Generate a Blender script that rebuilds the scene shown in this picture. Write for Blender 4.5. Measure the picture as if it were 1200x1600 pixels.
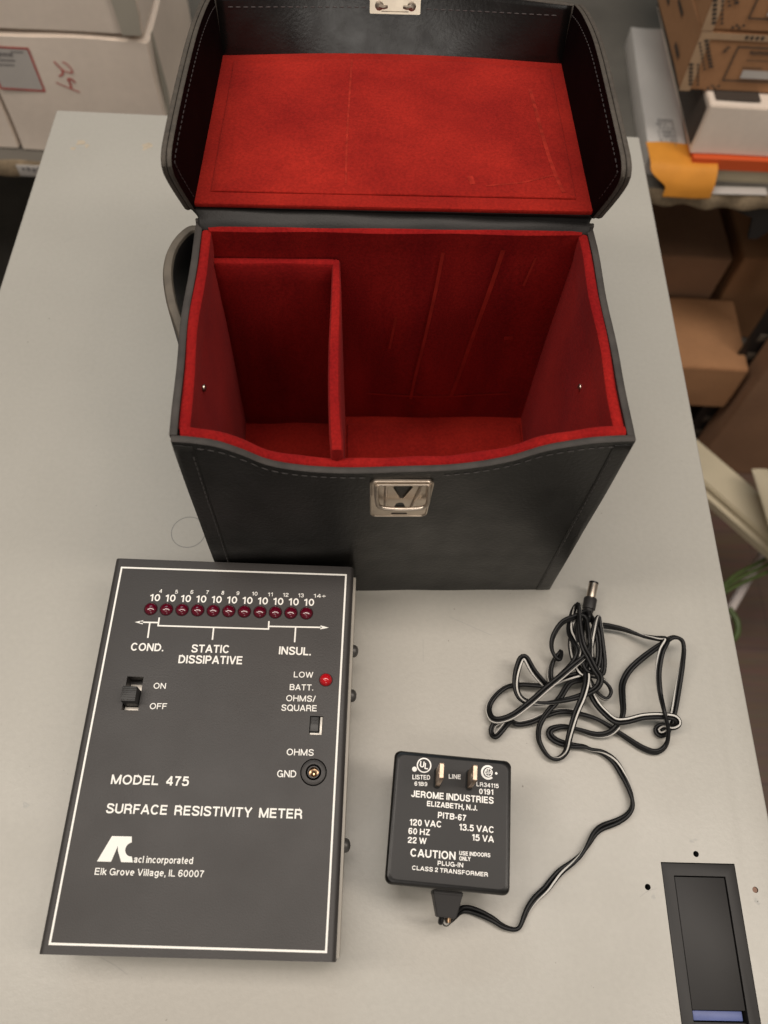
import bpy, bmesh, math, random
from mathutils import Vector, Matrix
from mathutils.geometry import tessellate_polygon
random.seed(7)
for o in list(bpy.data.objects): bpy.data.objects.remove(o)
SC = bpy.context.scene
COL = SC.collection

# ------------------------------------------------------------------ camera, light, exposure
cam_d = bpy.data.cameras.new('camera'); cam = bpy.data.objects.new('camera', cam_d); COL.objects.link(cam)
R_ = Vector((0.9967654, 0.0711469, 0.0373747)); U_ = Vector((-0.0803663, 0.8824188, 0.4635495)); F_ = Vector((0.0, 0.4650538, -0.8852824))
cam.matrix_world = Matrix(((R_.x, U_.x, -F_.x, 0), (R_.y, U_.y, -F_.y, 0), (R_.z, U_.z, -F_.z, 0.36), (0, 0, 0, 1)))
cam_d.sensor_fit = 'VERTICAL'; cam_d.sensor_height = 32.0; cam_d.lens = 1260.467 / 1600 * 32.0
cam_d.clip_start = 0.01; cam_d.clip_end = 30
cam_d.dof.use_dof = True; cam_d.dof.focus_distance = 0.335; cam_d.dof.aperture_fstop = 10.0
SC.camera = cam

world = bpy.data.worlds.new('World'); SC.world = world; world.use_nodes = True
bgn = world.node_tree.nodes['Background']; bgn.inputs[0].default_value = (1.0, 0.93, 0.84, 1); bgn.inputs[1].default_value = 0.16

def area(name, loc, target, sx, sy, power, col):
    l = bpy.data.lights.new(name, 'AREA'); l.shape = 'RECTANGLE'; l.size = sx; l.size_y = sy; l.energy = power; l.color = col
    o = bpy.data.objects.new(name, l); COL.objects.link(o); o.location = loc
    o.rotation_euler = (Vector(target) - Vector(loc)).to_track_quat('-Z', 'Y').to_euler(); return o
area('ceiling_lamp', (0.02, 0.32, 1.9), (0.02, 0.10, 0), 1.6, 0.35, 19, (1.0, 0.90, 0.81))
area('left_fill_light', (-1.15, 0.02, 1.75), (0, 0.08, 0), 0.3, 0.9, 11.5, (1.0, 0.905, 0.80))  # added fill that brightens the inner side walls of the case
area('right_fill_light', (1.15, 0.02, 1.75), (0, 0.08, 0), 0.3, 0.9, 11.5, (1.0, 0.905, 0.80))  # matching added fill from the right for the opposite inner wall
area('far_cool_fill', (-0.3, 1.35, 1.6), (-0.1, 0.35, 0), 1.2, 0.25, 4, (0.70, 0.90, 1.0))  # added cool fill that tints the far end of the cabinet top
area('rear_fill_light', (-0.3, -0.9, 2.1), (0, 0.3, 0), 1.2, 0.3, 6, (1.0, 0.92, 0.83))  # added weak fill from behind the camera
area('rear_gloss_fill', (0.45, -2.9, 1.15), (0, 0.3, 0.1), 1.0, 0.8, 8, (1.0, 0.94, 0.86))  # added low panel for sheen on the lid's far wall and light on box fronts
SC.view_settings.view_transform = 'Standard'; SC.view_settings.look = 'None'
SC.view_settings.exposure = 0.0; SC.view_settings.gamma = 1.0

# ------------------------------------------------------------------ materials
def mat(name, col, rough=0.5, metal=0.0, var=0.0, vs=60, vstretch=(1, 1, 1), var2=0.0, vs2=400, bump=0.0, bs=900, spec=0.5, sheen=0.0, coat=0.0, dark=None, rvar=0.0):
    m = bpy.data.materials.new(name); m.use_nodes = True; nt = m.node_tree; N = nt.nodes; L = nt.links
    b = N['Principled BSDF']
    b.inputs['Base Color'].default_value = (*col, 1); b.inputs['Roughness'].default_value = rough; b.inputs['Metallic'].default_value = metal
    b.inputs['Specular IOR Level'].default_value = spec
    if sheen:
        b.inputs['Sheen Weight'].default_value = sheen; b.inputs['Sheen Roughness'].default_value = 0.45; b.inputs['Sheen Tint'].default_value = (*[min(1, c * 1.6 + .12) for c in col], 1)
    if coat: b.inputs['Coat Weight'].default_value = coat; b.inputs['Coat Roughness'].default_value = 0.12
    tc = N.new('ShaderNodeTexCoord'); src = tc.outputs['Object']
    if vstretch != (1, 1, 1):
        mp = N.new('ShaderNodeMapping'); mp.inputs['Scale'].default_value = vstretch; L.new(src, mp.inputs[0]); vsrc = mp.outputs[0]
    else: vsrc = src
    def noise(s, d, v):
        n = N.new('ShaderNodeTexNoise'); n.inputs['Scale'].default_value = s; n.inputs['Detail'].default_value = d; L.new(v, n.inputs['Vector']); return n.outputs[0]
    if var:
        c0 = [c * (1 - var) for c in (dark or col)]; c1 = [min(1, c * (1 + var)) for c in col]
        mx = N.new('ShaderNodeMix'); mx.data_type = 'RGBA'; mx.inputs[6].default_value = (*c0, 1); mx.inputs[7].default_value = (*c1, 1)
        mr = N.new('ShaderNodeMapRange'); mr.inputs[1].default_value = 0.32; mr.inputs[2].default_value = 0.68
        L.new(noise(vs, 5, vsrc), mr.inputs[0]); L.new(mr.outputs[0], mx.inputs[0]); out = mx.outputs[2]
        if var2:
            m2 = N.new('ShaderNodeMix'); m2.data_type = 'RGBA'; m2.blend_type = 'MULTIPLY'; m2.inputs[0].default_value = 1
            r2 = N.new('ShaderNodeMapRange'); r2.inputs[1].default_value = 0.3; r2.inputs[2].default_value = 0.7; r2.inputs[3].default_value = 1 - var2; r2.inputs[4].default_value = 1 + var2 * .6
            L.new(noise(vs2, 3, src), r2.inputs[0]); L.new(out, m2.inputs[6]); L.new(r2.outputs[0], m2.inputs[7]); out = m2.outputs[2]
        L.new(out, b.inputs['Base Color'])
    if rvar:
        rr = N.new('ShaderNodeMapRange'); rr.inputs[1].default_value = 0.3; rr.inputs[2].default_value = 0.7; rr.inputs[3].default_value = rough - rvar; rr.inputs[4].default_value = rough + rvar
        L.new(noise(vs * 1.7, 4, vsrc), rr.inputs[0]); L.new(rr.outputs[0], b.inputs['Roughness'])
    if bump:
        bp = N.new('ShaderNodeBump'); bp.inputs['Strength'].default_value = bump; bp.inputs['Distance'].default_value = 0.0004
        L.new(noise(bs, 4, src), bp.inputs['Height']); L.new(bp.outputs[0], b.inputs['Normal'])
    return m

RED = (0.30, 0.014, 0.0085)
M = dict(
 paint=mat('grey_cabinet_paint', (0.418, 0.400, 0.359), .40, var=.03, vs=9, var2=.03, vs2=420, bump=.16, bs=620, rvar=.09),
 dark_void=mat('dark_inside', (0.01, .01, .01), .9),
 copper=mat('copper_tone_plug', (0.20, 0.10, 0.06), .5),
 black_plastic=mat('black_plastic', (0.005, .0047, .0047), .3, spec=.3, bump=.05, bs=2500),
 satin_plastic=mat('satin_grey_black_plastic', (0.020, .0185, .018), .5, spec=.36, var=.12, vs=30, bump=.05, bs=3000),
 blue=mat('blue_latch_plastic', (0.10, 0.13, 0.31), .45, var=.1, vs=120),
 leather=mat('black_leather', (0.0065, .006, .0052), .36, var=.35, vs=40, bump=.30, bs=750, rvar=.07, spec=.42),
 leather_dull=mat('dull_black_leather', (0.013, .0115, .0105), .6, var=.35, vs=70, bump=.3, bs=1200),
 lid_rim=mat('lid_rim_leather', (0.062, .051, .040), .75, var=.15, vs=60, var2=.25, vs2=500, bump=.3, bs=1800),
 edge=mat('raw_leather_edge', (0.042, .036, .032), .75, var=.25, vs=150, bump=.3, bs=1800),
 strap=mat('worn_brown_leather_edge', (0.105, .088, .068), .65, var=.25, vs=120, bump=.3, bs=1500),
 oxblood=mat('oxblood_leather', (0.005, .0021, .0021), .75, spec=.03, var=.2, vs=60, bump=.08, bs=1200),
 gloss=mat('glossy_black_leather', (0.007, .006, .0055), .25, var=.2, vs=60, bump=.10, bs=700, rvar=.05),
 suede=mat('red_suede', (.31, .016, .0095), .95, var=.13, vs=26, dark=(0.25, .010, .0075), var2=.2, vs2=900, bump=.5, bs=2200, spec=.12, sheen=.18),
 suede_wall=mat('red_suede_walls', (.285, .0115, .009), .95, var=.12, vs=30, vstretch=(2.0, 1.0, .5), dark=(0.23, .007, .008), var2=.22, vs2=900, bump=.5, bs=2200, spec=.1, sheen=.16),
 wear=mat('rubbed_suede', (0.30, .020, .012), .95, var=.3, vs=300, bump=.4, bs=2000, spec=.1, sheen=.2),
 thread=mat('dark_thread', (0.055, .05, .048), .7),
 thread_light=mat('grey_thread', (0.06, .05, .05), .75),
 nickel=mat('nickel', (0.56, .48, .40), .34, 1.0, var=.12, vs=200),
 dark_metal=mat('tarnished_metal', (0.30, .25, .20), .35, 1.0, var=.2, vs=300),
 plate_metal=mat('pale_nickel', (0.86, .76, .62), .36, 1.0, var=.08, vs=200),
 blade=mat('prong_metal', (0.50, .38, .29), .42, 1.0, var=.2, vs=300),
 brass=mat('brass', (0.55, .36, .22), .3, 1.0),
 face=mat('meter_black_paint', (0.034, .0305, .029), .48, var=.14, vs=16, bump=.2, bs=1500, spec=.42, rvar=.05),
 print=mat('white_print', (0.88, .86, .81), .6),
 tray=mat('beige_enclosure', (0.50, .46, .40), .5, var=.05),
 screw=mat('grey_steel_screw', (0.09, .085, .08), .45, .5),
 led=mat('dark_red_lens', (0.095, .001, .011), .10, coat=.6),
 led_bright=mat('bright_red_lens', (0.48, .006, .012), .14, coat=.6),
 knob=mat('black_knob', (0.028, .027, .026), .45),
 plate=mat('bright_switch_plate', (0.62, .58, .52), .4, .3),
 cordm=mat('black_cord_vinyl', (0.0045, .0045, .0048), .45, spec=.3, bump=.05, bs=1500),
 stripe=mat('white_cord_stripe', (0.60, .58, .54), .5),
 white_card=mat('white_cardboard', (0.80, .695, .60), .8, var=.08, vs=9, var2=.03, vs2=120, bump=.05, bs=300),
 card_edge=mat('raw_card_edge', (0.50, .40, .28), .9),
 grey_card=mat('greyish_cardboard', (0.40, .37, .31), .8, var=.08, vs=10),
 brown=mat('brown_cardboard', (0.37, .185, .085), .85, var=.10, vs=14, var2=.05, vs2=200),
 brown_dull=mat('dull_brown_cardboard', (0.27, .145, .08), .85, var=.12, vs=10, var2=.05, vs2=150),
 tape=mat('paper_tape', (0.42, .28, .17), .6, var=.08),
 ink=mat('black_ink', (0.05, .038, .03), .7),
 ink_grey=mat('grey_ink', (0.16, .15, .15), .8),
 red_ink=mat('red_marker', (0.45, .03, .025), .7, var=.2, vs=200),
 paper=mat('white_paper', (0.50, .47, .44), .8, var=.05, vs=20),
 yellow=mat('orange_yellow_paper', (0.66, .26, .025), .7, var=.08, vs=40),
 orange=mat('orange_folder', (0.60, .085, .015), .6),
 cream=mat('cream_paint', (0.55, .47, .33), .6, var=.06, vs=20),
 particle=mat('worn_particle_board', (0.33, .25, .16), .9, var=.25, vs=60, var2=.2, vs2=300, bump=.6, bs=300),
 grey_board=mat('grey_board_top', (0.13, .118, .10), .7, var=.15, vs=15),
 rack=mat('black_rack_steel', (0.015, .014, .014), .5),
 tubew=mat('white_plastic_tube', (0.55, .48, .45), .5),
 green=mat('green_cable_vinyl', (0.06, .09, .02), .5, var=.2, vs=100),
 teal=mat('teal_print', (0.10, .14, .12), .8),
 wallm=mat('dim_olive_wall', (0.030, .027, .020), .8, var=.2, vs=3),
)
# wooden floor with plank seams
def floor_mat():
    m = bpy.data.materials.new('brown_wood_floor'); m.use_nodes = True; N = m.node_tree.nodes; L = m.node_tree.links; b = N['Principled BSDF']
    tc = N.new('ShaderNodeTexCoord'); br = N.new('ShaderNodeTexBrick'); br.inputs['Scale'].default_value = 1
    br.inputs['Brick Width'].default_value = 1.2; br.inputs['Row Height'].default_value = 0.19; br.inputs['Mortar Size'].default_value = .001
    br.inputs['Color1'].default_value = (0.155, .095, .068, 1); br.inputs['Color2'].default_value = (0.125, .075, .052, 1); br.inputs['Mortar'].default_value = (.09, .055, .04, 1)
    mp = N.new('ShaderNodeMapping'); mp.inputs['Scale'].default_value = (3, 40, 3); n = N.new('ShaderNodeTexNoise'); n.inputs['Scale'].default_value = 3; n.inputs['Detail'].default_value = 6
    L.new(tc.outputs['Object'], br.inputs['Vector']); L.new(tc.outputs['Object'], mp.inputs[0]); L.new(mp.outputs[0], n.inputs['Vector'])
    mx = N.new('ShaderNodeMix'); mx.data_type = 'RGBA'; mx.blend_type = 'MULTIPLY'; mx.inputs[0].default_value = .5
    L.new(br.outputs[0], mx.inputs[6]); L.new(n.outputs[1], mx.inputs[7]); L.new(mx.outputs[2], b.inputs['Base Color']); b.inputs['Roughness'].default_value = .45
    return m
M['floor'] = floor_mat()

# measured positions (mm): lettering baselines and the path of the cord
METER_TEXT= [('10', -34.12, 56.29, -29.68, 56.38, 3.14), ('10', -27.62, 56.34, -23.17, 56.42, 3.15), ('10', -21.1, 56.38, -16.65, 56.47, 3.15), ('10', -14.59, 56.42, -10.13, 56.51, 3.15), ('10', -8.07, 56.46, -3.61, 56.55, 3.15), ('10', -1.54, 56.51, 2.93, 56.59, 3.15), ('10', 5.0, 56.55, 9.47, 56.64, 3.15), ('10', 11.54, 56.59, 16.01, 56.68, 3.16), ('10', 18.09, 56.63, 22.57, 56.72, 3.16), ('10', 24.64, 56.68, 29.12, 56.76, 3.16), ('10', 31.2, 56.72, 35.69, 56.81, 3.16), ('4', -30.56, 60.15, -29.34, 60.14, 1.7), ('5', -23.83, 60.08, -22.61, 60.08, 1.7), ('6', -17.33, 60.23, -16.1, 60.22, 1.7), ('7', -10.71, 60.38, -9.49, 60.38, 1.7), ('8', -4.18, 60.42, -2.96, 60.41, 1.7), ('9', 2.25, 60.45, 3.48, 60.45, 1.7), ('10', 8.8, 60.49, 11.25, 60.53, 1.7), ('11', 15.56, 60.43, 17.81, 60.46, 1.7), ('12', 22.01, 60.46, 24.47, 60.5, 1.7), ('13', 28.57, 60.5, 31.03, 60.54, 1.7), ('14+', 35.14, 60.54, 40.47, 60.69, 1.7), ('COND.', -38.3, 34.42, -24.96, 34.5, 3.27), ('STATIC', -13.45, 34.51, 2.1, 34.77, 3.38), ('DISSIPATIVE', -18.09, 29.76, 7.91, 30.19, 3.43), ('INSUL.', 22.53, 35.0, 35.71, 34.97, 3.39), ('ON', -26.55, 18.93, -21.66, 19.0, 2.35), ('OFF', -26.78, 10.69, -20.05, 10.82, 2.39), ('LOW', 29.4, 25.53, 37.22, 25.61, 2.4), ('BATT.', 28.15, 20.23, 37.66, 20.37, 2.46), ('OHMS/', 27.06, 15.7, 38.82, 15.81, 2.43), ('SQUARE', 25.46, 11.78, 39.65, 11.97, 2.5), ('OHMS', 28.96, -5.43, 39.52, -5.37, 2.47), ('GND', 25.99, -13.78, 33.3, -13.66, 2.57), ('MODEL  475', -36.92, -18.25, -7.45, -18.09, 3.47), ('SURFACE  RESISTIVITY  METER', -36.85, -28.71, 36.7, -28.62, 3.47), ('acl incorporated', -23.64, -45.44, -2.15, -45.34, 2.32), ('Elk Grove Village, IL 60007', -37.03, -49.84, 2.4, -49.65, 2.29)]
ADAPTER_TEXT= [('LISTED', -15.5, 13.45, -8.66, 13.9, 1.72), ('61B9', -14.55, 11.16, -9.61, 11.43, 1.51), ('LINE', -1.45, 15.0, 3.22, 15.19, 1.72), ('LR34115', 9.37, 13.18, 17.96, 13.22, 1.57), ('0191', 10.5, 10.44, 15.94, 10.56, 1.98), ('JEROME INDUSTRIES', -15.54, 6.96, 16.11, 7.29, 2.43), ('ELIZABETH, N.J.', -9.3, 4.12, 9.96, 4.21, 1.95), ('PITB-67', -4.92, 0.27, 5.81, 0.1, 2.2), ('120 VAC', -15.49, -3.3, -3.28, -3.01, 2.27), ('60 HZ', -15.65, -6.4, -7.55, -6.2, 2.16), ('22 W', -15.67, -9.54, -8.71, -9.36, 2.14), ('13.5 VAC', 3.28, -3.32, 16.6, -3.16, 2.27), ('15 VA', 8.24, -6.48, 16.53, -6.5, 2.25), ('CAUTION', -14.38, -14.08, 2.44, -13.76, 2.72), ('USE INDOORS', 3.8, -12.0, 15.36, -11.76, 1.41), ('ONLY', 3.88, -13.85, 8.02, -13.69, 1.4), ('PLUG-IN', -4.1, -16.22, 5.4, -16.16, 1.57), ('CLASS 2 TRANSFORMER', -13.44, -18.58, 14.68, -18.46, 1.47), ('UL', -12.85, 18.43, -9.67, 18.14, 2.42)]
CORD= [(2.2, -34.4, 14.0), (4.6, -33.4, 8.0), (8.3, -29.7, 3.5), (10.6, -28.7, 2.2), (12.5, -28.6, 2.0), (17.1, -29.6, 2.0), (22.3, -31.5, 2.0), (26.1, -33.5, 2.0), (30.6, -34.3, 2.0), (32.8, -33.2, 2.0), (34.6, -29.1, 2.0), (36.5, -25.5, 2.0), (39.5, -21.9, 2.0), (43.3, -18.5, 2.0), (46.4, -14.7, 2.0), (49.5, -11.3, 2.0), (54.2, -7.7, 2.0), (58.1, -4.1, 2.0), (61.4, 0.5, 2.0), (63.8, 4.3, 2.0), (67.1, 7.2, 2.0), (73.5, 10.0, 2.0), (78.0, 13.0, 2.0), (80.2, 16.2, 2.0), (80.4, 20.1, 2.0), (78.7, 26.0, 2.0), (76.1, 31.3, 2.0), (73.1, 35.3, 2.0), (68.3, 38.1, 2.0), (63.4, 38.8, 2.0), (61.0, 39.8, 2.0), (55.1, 39.9, 2.0), (49.2, 41.0, 2.0), (45.6, 43.3, 2.0), (45.9, 45.9, 2.0), (51.9, 47.8, 2.0), (59.4, 46.7, 2.5), (65.9, 45.3, 3.5), (71.2, 46.3, 4.5), (75.3, 50.2, 5.5), (77.4, 55.4, 6.0), (77.8, 62.6, 5.0), (78.4, 69.1, 4.0), (81.4, 75.2, 4.0), (86.2, 80.4, 5.0), (92.1, 85.3, 7.0), (96.9, 88.8, 9.0), (100.8, 91.3, 11.0), (104.7, 90.3, 11.0), (105.6, 86.2, 10.0), (105.2, 78.9, 7.0), (103.4, 69.5, 5.0), (101.6, 60.2, 3.0), (99.8, 54.2, 2.0), (97.2, 49.3, 2.0), (94.2, 48.4, 2.0), (93.2, 50.6, 2.0), (95.5, 52.1, 4.0), (98.9, 51.1, 6.0), (101.1, 52.6, 8.0), (99.4, 54.7, 9.0), (92.7, 54.9, 9.0), (85.3, 54.0, 8.0), (78.8, 51.9, 7.0), (73.6, 51.3, 7.0), (69.8, 54.3, 6.0), (65.7, 58.6, 6.0), (62.6, 64.1, 7.0), (61.1, 69.5, 9.0), (61.5, 77.0, 11.0), (62.9, 85.8, 12.0), (64.8, 94.5, 14.0), (66.0, 96.6, 15.0), (66.7, 92.9, 14.0), (67.5, 83.2, 13.0), (68.0, 75.5, 12.0), (67.2, 70.4, 11.0), (65.1, 72.3, 10.0), (64.1, 78.2, 8.0), (63.9, 85.8, 7.0), (66.5, 93.4, 6.0), (69.7, 95.6, 6.0), (79.9, 95.1, 5.0), (88.4, 92.4, 6.0), (94.0, 90.3, 10.0), (96.9, 88.9, 13.0), (94.1, 83.1, 13.0), (92.7, 73.8, 11.0), (93.6, 64.8, 9.0), (94.2, 55.8, 11.0), (96.7, 48.6, 7.0), (96.4, 43.6, 3.0), (92.3, 40.5, 2.0), (86.5, 41.6, 2.0), (79.9, 45.1, 2.0), (74.7, 48.0, 3.0), (66.9, 51.9, 4.0), (59.5, 54.0, 3.0), (50.7, 54.2, 4.0), (43.8, 51.8, 4.0), (37.3, 48.6, 2.5), (31.4, 47.0, 2.0), (27.6, 47.6, 4.0), (24.1, 43.4, 5.0), (21.2, 40.0, 4.0), (19.7, 42.4, 2.0), (21.0, 46.1, 3.0), (26.6, 48.4, 5.0), (32.3, 52.4, 6.0), (39.6, 59.0, 8.0), (47.8, 67.1, 10.0), (54.3, 74.2, 12.0), (56.4, 80.3, 13.0), (54.5, 85.0, 12.0), (53.4, 90.2, 10.0), (54.4, 96.8, 10.0), (55.3, 100.6, 14.0), (56.4, 100.9, 16.0), (56.5, 90.2, 16.0), (57.8, 81.3, 16.0), (60.9, 75.7, 15.0), (63.6, 70.9, 14.0), (65.9, 68.0, 13.0), (64.3, 63.8, 12.0), (57.9, 60.2, 10.0), (49.6, 57.5, 9.0), (40.4, 55.6, 8.0), (32.7, 56.2, 8.0), (29.5, 60.6, 8.0), (29.2, 67.3, 9.0), (31.0, 74.3, 10.0), (32.7, 75.2, 11.0), (36.8, 69.8, 9.0), (41.5, 65.6, 7.0), (43.4, 64.3, 6.0), (40.2, 64.5, 5.0), (32.6, 64.5, 4.0), (25.8, 62.9, 3.0), (20.3, 57.6, 3.0), (18.1, 52.2, 3.0), (20.2, 47.2, 5.0), (27.1, 48.7, 7.0), (35.1, 54.9, 9.0), (42.4, 61.9, 11.0), (52.3, 71.0, 13.0), (60.9, 80.4, 14.0), (60.9, 92.1, 12.0), (62.2, 97.2, 11.0), (60.0, 99.1, 13.0), (55.6, 95.9, 14.0), (49.4, 92.8, 12.0), (45.4, 85.7, 10.0), (45.8, 80.0, 8.0), (49.0, 76.5, 7.0), (50.4, 81.4, 5.0), (47.5, 77.8, 4.0), (45.9, 72.5, 3.0), (46.6, 67.2, 3.0), (51.3, 68.6, 6.0), (58.9, 70.8, 7.0), (65.6, 70.3, 8.0), (69.8, 68.0, 8.0), (72.4, 64.2, 7.0), (70.1, 60.9, 6.0), (65.9, 63.8, 6.0), (62.6, 69.7, 6.0), (59.1, 68.4, 6.0), (53.6, 66.3, 7.0), (49.2, 59.3, 7.0), (44.1, 53.0, 6.5), (40.6, 47.0, 5.0), (40.5, 40.8, 3.0), (44.1, 34.7, 2.0), (48.3, 33.3, 2.0), (52.0, 36.3, 4.0), (53.1, 42.8, 7.0), (55.4, 51.7, 9.0), (58.5, 60.0, 11.0), (60.4, 68.0, 11.0), (60.3, 77.5, 9.0), (60.3, 87.3, 7.0), (61.6, 95.2, 6.0), (62.7, 100.1, 6.0), (59.2, 99.4, 9.0), (56.2, 95.1, 10.0), (55.2, 91.2, 9.0), (54.7, 83.9, 7.0), (56.2, 75.6, 8.0), (59.5, 70.7, 9.0), (61.4, 74.9, 12.0), (61.5, 85.0, 14.0), (60.3, 95.4, 13.0), (57.7, 96.5, 13.0), (56.4, 88.8, 12.0), (57.5, 79.0, 12.0), (61.0, 71.6, 11.0), (64.9, 73.7, 11.0), (66.2, 81.6, 12.0), (65.0, 91.2, 13.0), (63.5, 97.3, 10.0), (63.1, 100.2, 8.0)]

# ------------------------------------------------------------------ mesh helpers (all in millimetres)
S = 0.001
def finish(name, bm, mats, parent=None, loc=(0, 0, 0), rz=0.0, smooth=40, recalc=True):
    if recalc: bmesh.ops.recalc_face_normals(bm, faces=bm.faces)
    bmesh.ops.scale(bm, vec=(S, S, S), verts=bm.verts)
    me = bpy.data.meshes.new(name); bm.to_mesh(me); bm.free()
    for k in (mats if isinstance(mats, (list, tuple)) else [mats]): me.materials.append(M[k])
    if smooth:
        for p in me.polygons: p.use_smooth = True
        me.set_sharp_from_angle(angle=math.radians(smooth))
    o = bpy.data.objects.new(name, me); COL.objects.link(o)
    o.location = [c * S for c in loc]; o.rotation_euler = (0, 0, rz)
    if parent: o.parent = parent
    return o
def tag(o, label, cat, group=None):
    o['label'] = label; o['category'] = cat
    if group: o['group'] = group
    return o
def thing(name, label, cat, loc=(0, 0, 0), rz=0.0, group=None):
    o = bpy.data.objects.new(name, None); COL.objects.link(o); o.empty_display_size = .02
    o.location = [c * S for c in loc]; o.rotation_euler = (0, 0, rz); return tag(o, label, cat, group)
TY = 0.0516187
def tw(X, Y, Z=0): return (math.cos(TY) * X - math.sin(TY) * Y, math.sin(TY) * X + math.cos(TY) * Y, Z)

def box(bm, x0, x1, y0, y1, z0, z1, bev=0, seg=2, mi=0):
    t = bmesh.new(); r = bmesh.ops.create_cube(t, size=1)
    bmesh.ops.scale(t, vec=(x1 - x0, y1 - y0, z1 - z0), verts=t.verts); bmesh.ops.translate(t, vec=((x0 + x1) / 2, (y0 + y1) / 2, (z0 + z1) / 2), verts=t.verts)
    if bev: bmesh.ops.bevel(t, geom=list(t.edges), offset=bev, segments=seg, profile=.5, affect='EDGES')
    merge(bm, t, mi)
def merge(bm, t, mi=0, mtx=None, keep=False):
    if mtx is not None: bmesh.ops.transform(t, matrix=mtx, verts=t.verts)
    mp = {v: bm.verts.new(v.co) for v in t.verts}
    for f in t.faces:
        try: g = bm.faces.new([mp[v] for v in f.verts]); g.material_index = f.material_index if keep else mi
        except ValueError: pass
    t.free()
def catmull(pts, step, closed=False):
    P = [Vector(p) for p in pts]; n = len(P); out = []
    rng = range(n if closed else n - 1)
    for i in rng:
        if closed: a, b, c, d = P[(i - 1) % n], P[i], P[(i + 1) % n], P[(i + 2) % n]
        else: a, b, c, d = P[max(i - 1, 0)], P[i], P[i + 1], P[min(i + 2, n - 1)]
        k = max(1, int((c - b).length / step))
        for j in range(k):
            t = j / k
            out.append(.5 * ((2 * b) + (c - a) * t + (2 * a - 5 * b + 4 * c - d) * t * t + (3 * b - a - 3 * c + d) * t ** 3))
    if not closed: out.append(P[-1])
    return out
def prism(bm, poly, fn, d0, d1, mi_cap=0, mi_side=0):
    """extrude polygon poly[(a,b)]; fn(a,b,d)->xyz"""
    A = [bm.verts.new(fn(a, b, d0)) for a, b in poly]; B = [bm.verts.new(fn(a, b, d1)) for a, b in poly]
    tr = tessellate_polygon([[Vector((a, b, 0)) for a, b in poly]])
    for t in tr:
        f = bm.faces.new([A[i] for i in t]); f.material_index = mi_cap
        f = bm.faces.new([B[i] for i in reversed(t)]); f.material_index = mi_cap
    n = len(poly)
    for i in range(n):
        f = bm.faces.new([A[i], A[(i + 1) % n], B[(i + 1) % n], B[i]]); f.material_index = mi_side
def slab(bm, A, B, nu, nv, mi=(0, 0, 0), round_=0.45):
    """two grids A(u,v), B(u,v) joined by a rounded rim; mi = (A side, B side, rim)"""
    ga = [[Vector(A(i / nu, j / nv)) for j in range(nv + 1)] for i in range(nu + 1)]
    gb = [[Vector(B(i / nu, j / nv)) for j in range(nv + 1)] for i in range(nu + 1)]
    va = [[bm.verts.new(c) for c in r] for r in ga]; vb = [[bm.verts.new(c) for c in r] for r in gb]
    for i in range(nu):
        for j in range(nv):
            f = bm.faces.new([va[i][j], va[i + 1][j], va[i + 1][j + 1], va[i][j + 1]]); f.material_index = mi[0]
            f = bm.faces.new([vb[i][j], vb[i][j + 1], vb[i + 1][j + 1], vb[i + 1][j]]); f.material_index = mi[1]
    ring = [(i, 0) for i in range(nu)] + [(nu, j) for j in range(nv)] + [(i, nv) for i in range(nu, 0, -1)] + [(0, j) for j in range(nv, 0, -1)]
    mids = []
    for i, j in ring:
        a, b = ga[i][j], gb[i][j]; ii = min(max(i, 1), nu - 1) if nu > 1 else i; jj = min(max(j, 1), nv - 1) if nv > 1 else j
        d = (a - ga[ii][jj]) if (ii, jj) != (i, j) else Vector((0, 0, 0))
        d = d.normalized() if d.length > 0 else d
        t = (a - b).length * round_
        mids.append([bm.verts.new(a.lerp(b, .15) + d * t * .55), bm.verts.new(a.lerp(b, .5) + d * t * .8), bm.verts.new(a.lerp(b, .85) + d * t * .55)])
    n = len(ring)
    for k in range(n):
        k2 = (k + 1) % n; i, j = ring[k]; i2, j2 = ring[k2]
        ca = [va[i][j], *mids[k], vb[i][j]]; cb = [va[i2][j2], *mids[k2], vb[i2][j2]]
        for q in range(4):
            f = bm.faces.new([ca[q], ca[q + 1], cb[q + 1], cb[q]]); f.material_index = mi[2]
def lathe(bm, prof, n=24, mtx=None, mi=0, mis=None):
    """prof: [(r,z)]"""
    t = bmesh.new(); rings = []
    for r, z in prof:
        rings.append([t.verts.new((0, 0, z))] if r == 0 else [t.verts.new((r * math.cos(2 * math.pi * k / n), r * math.sin(2 * math.pi * k / n), z)) for k in range(n)])
    for q in range(len(rings) - 1):
        a, b = rings[q], rings[q + 1]
        for k in range(n):
            k2 = (k + 1) % n
            vs = [a[0] if len(a) == 1 else a[k], b[0] if len(b) == 1 else b[k], b[0] if len(b) == 1 else b[k2], a[0] if len(a) == 1 else a[k2]]
            vs = list(dict.fromkeys(vs))
            if len(vs) > 2: f = t.faces.new(vs); f.material_index = mis[q] if mis else mi
    merge(bm, t, mi, mtx, keep=True)
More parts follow.
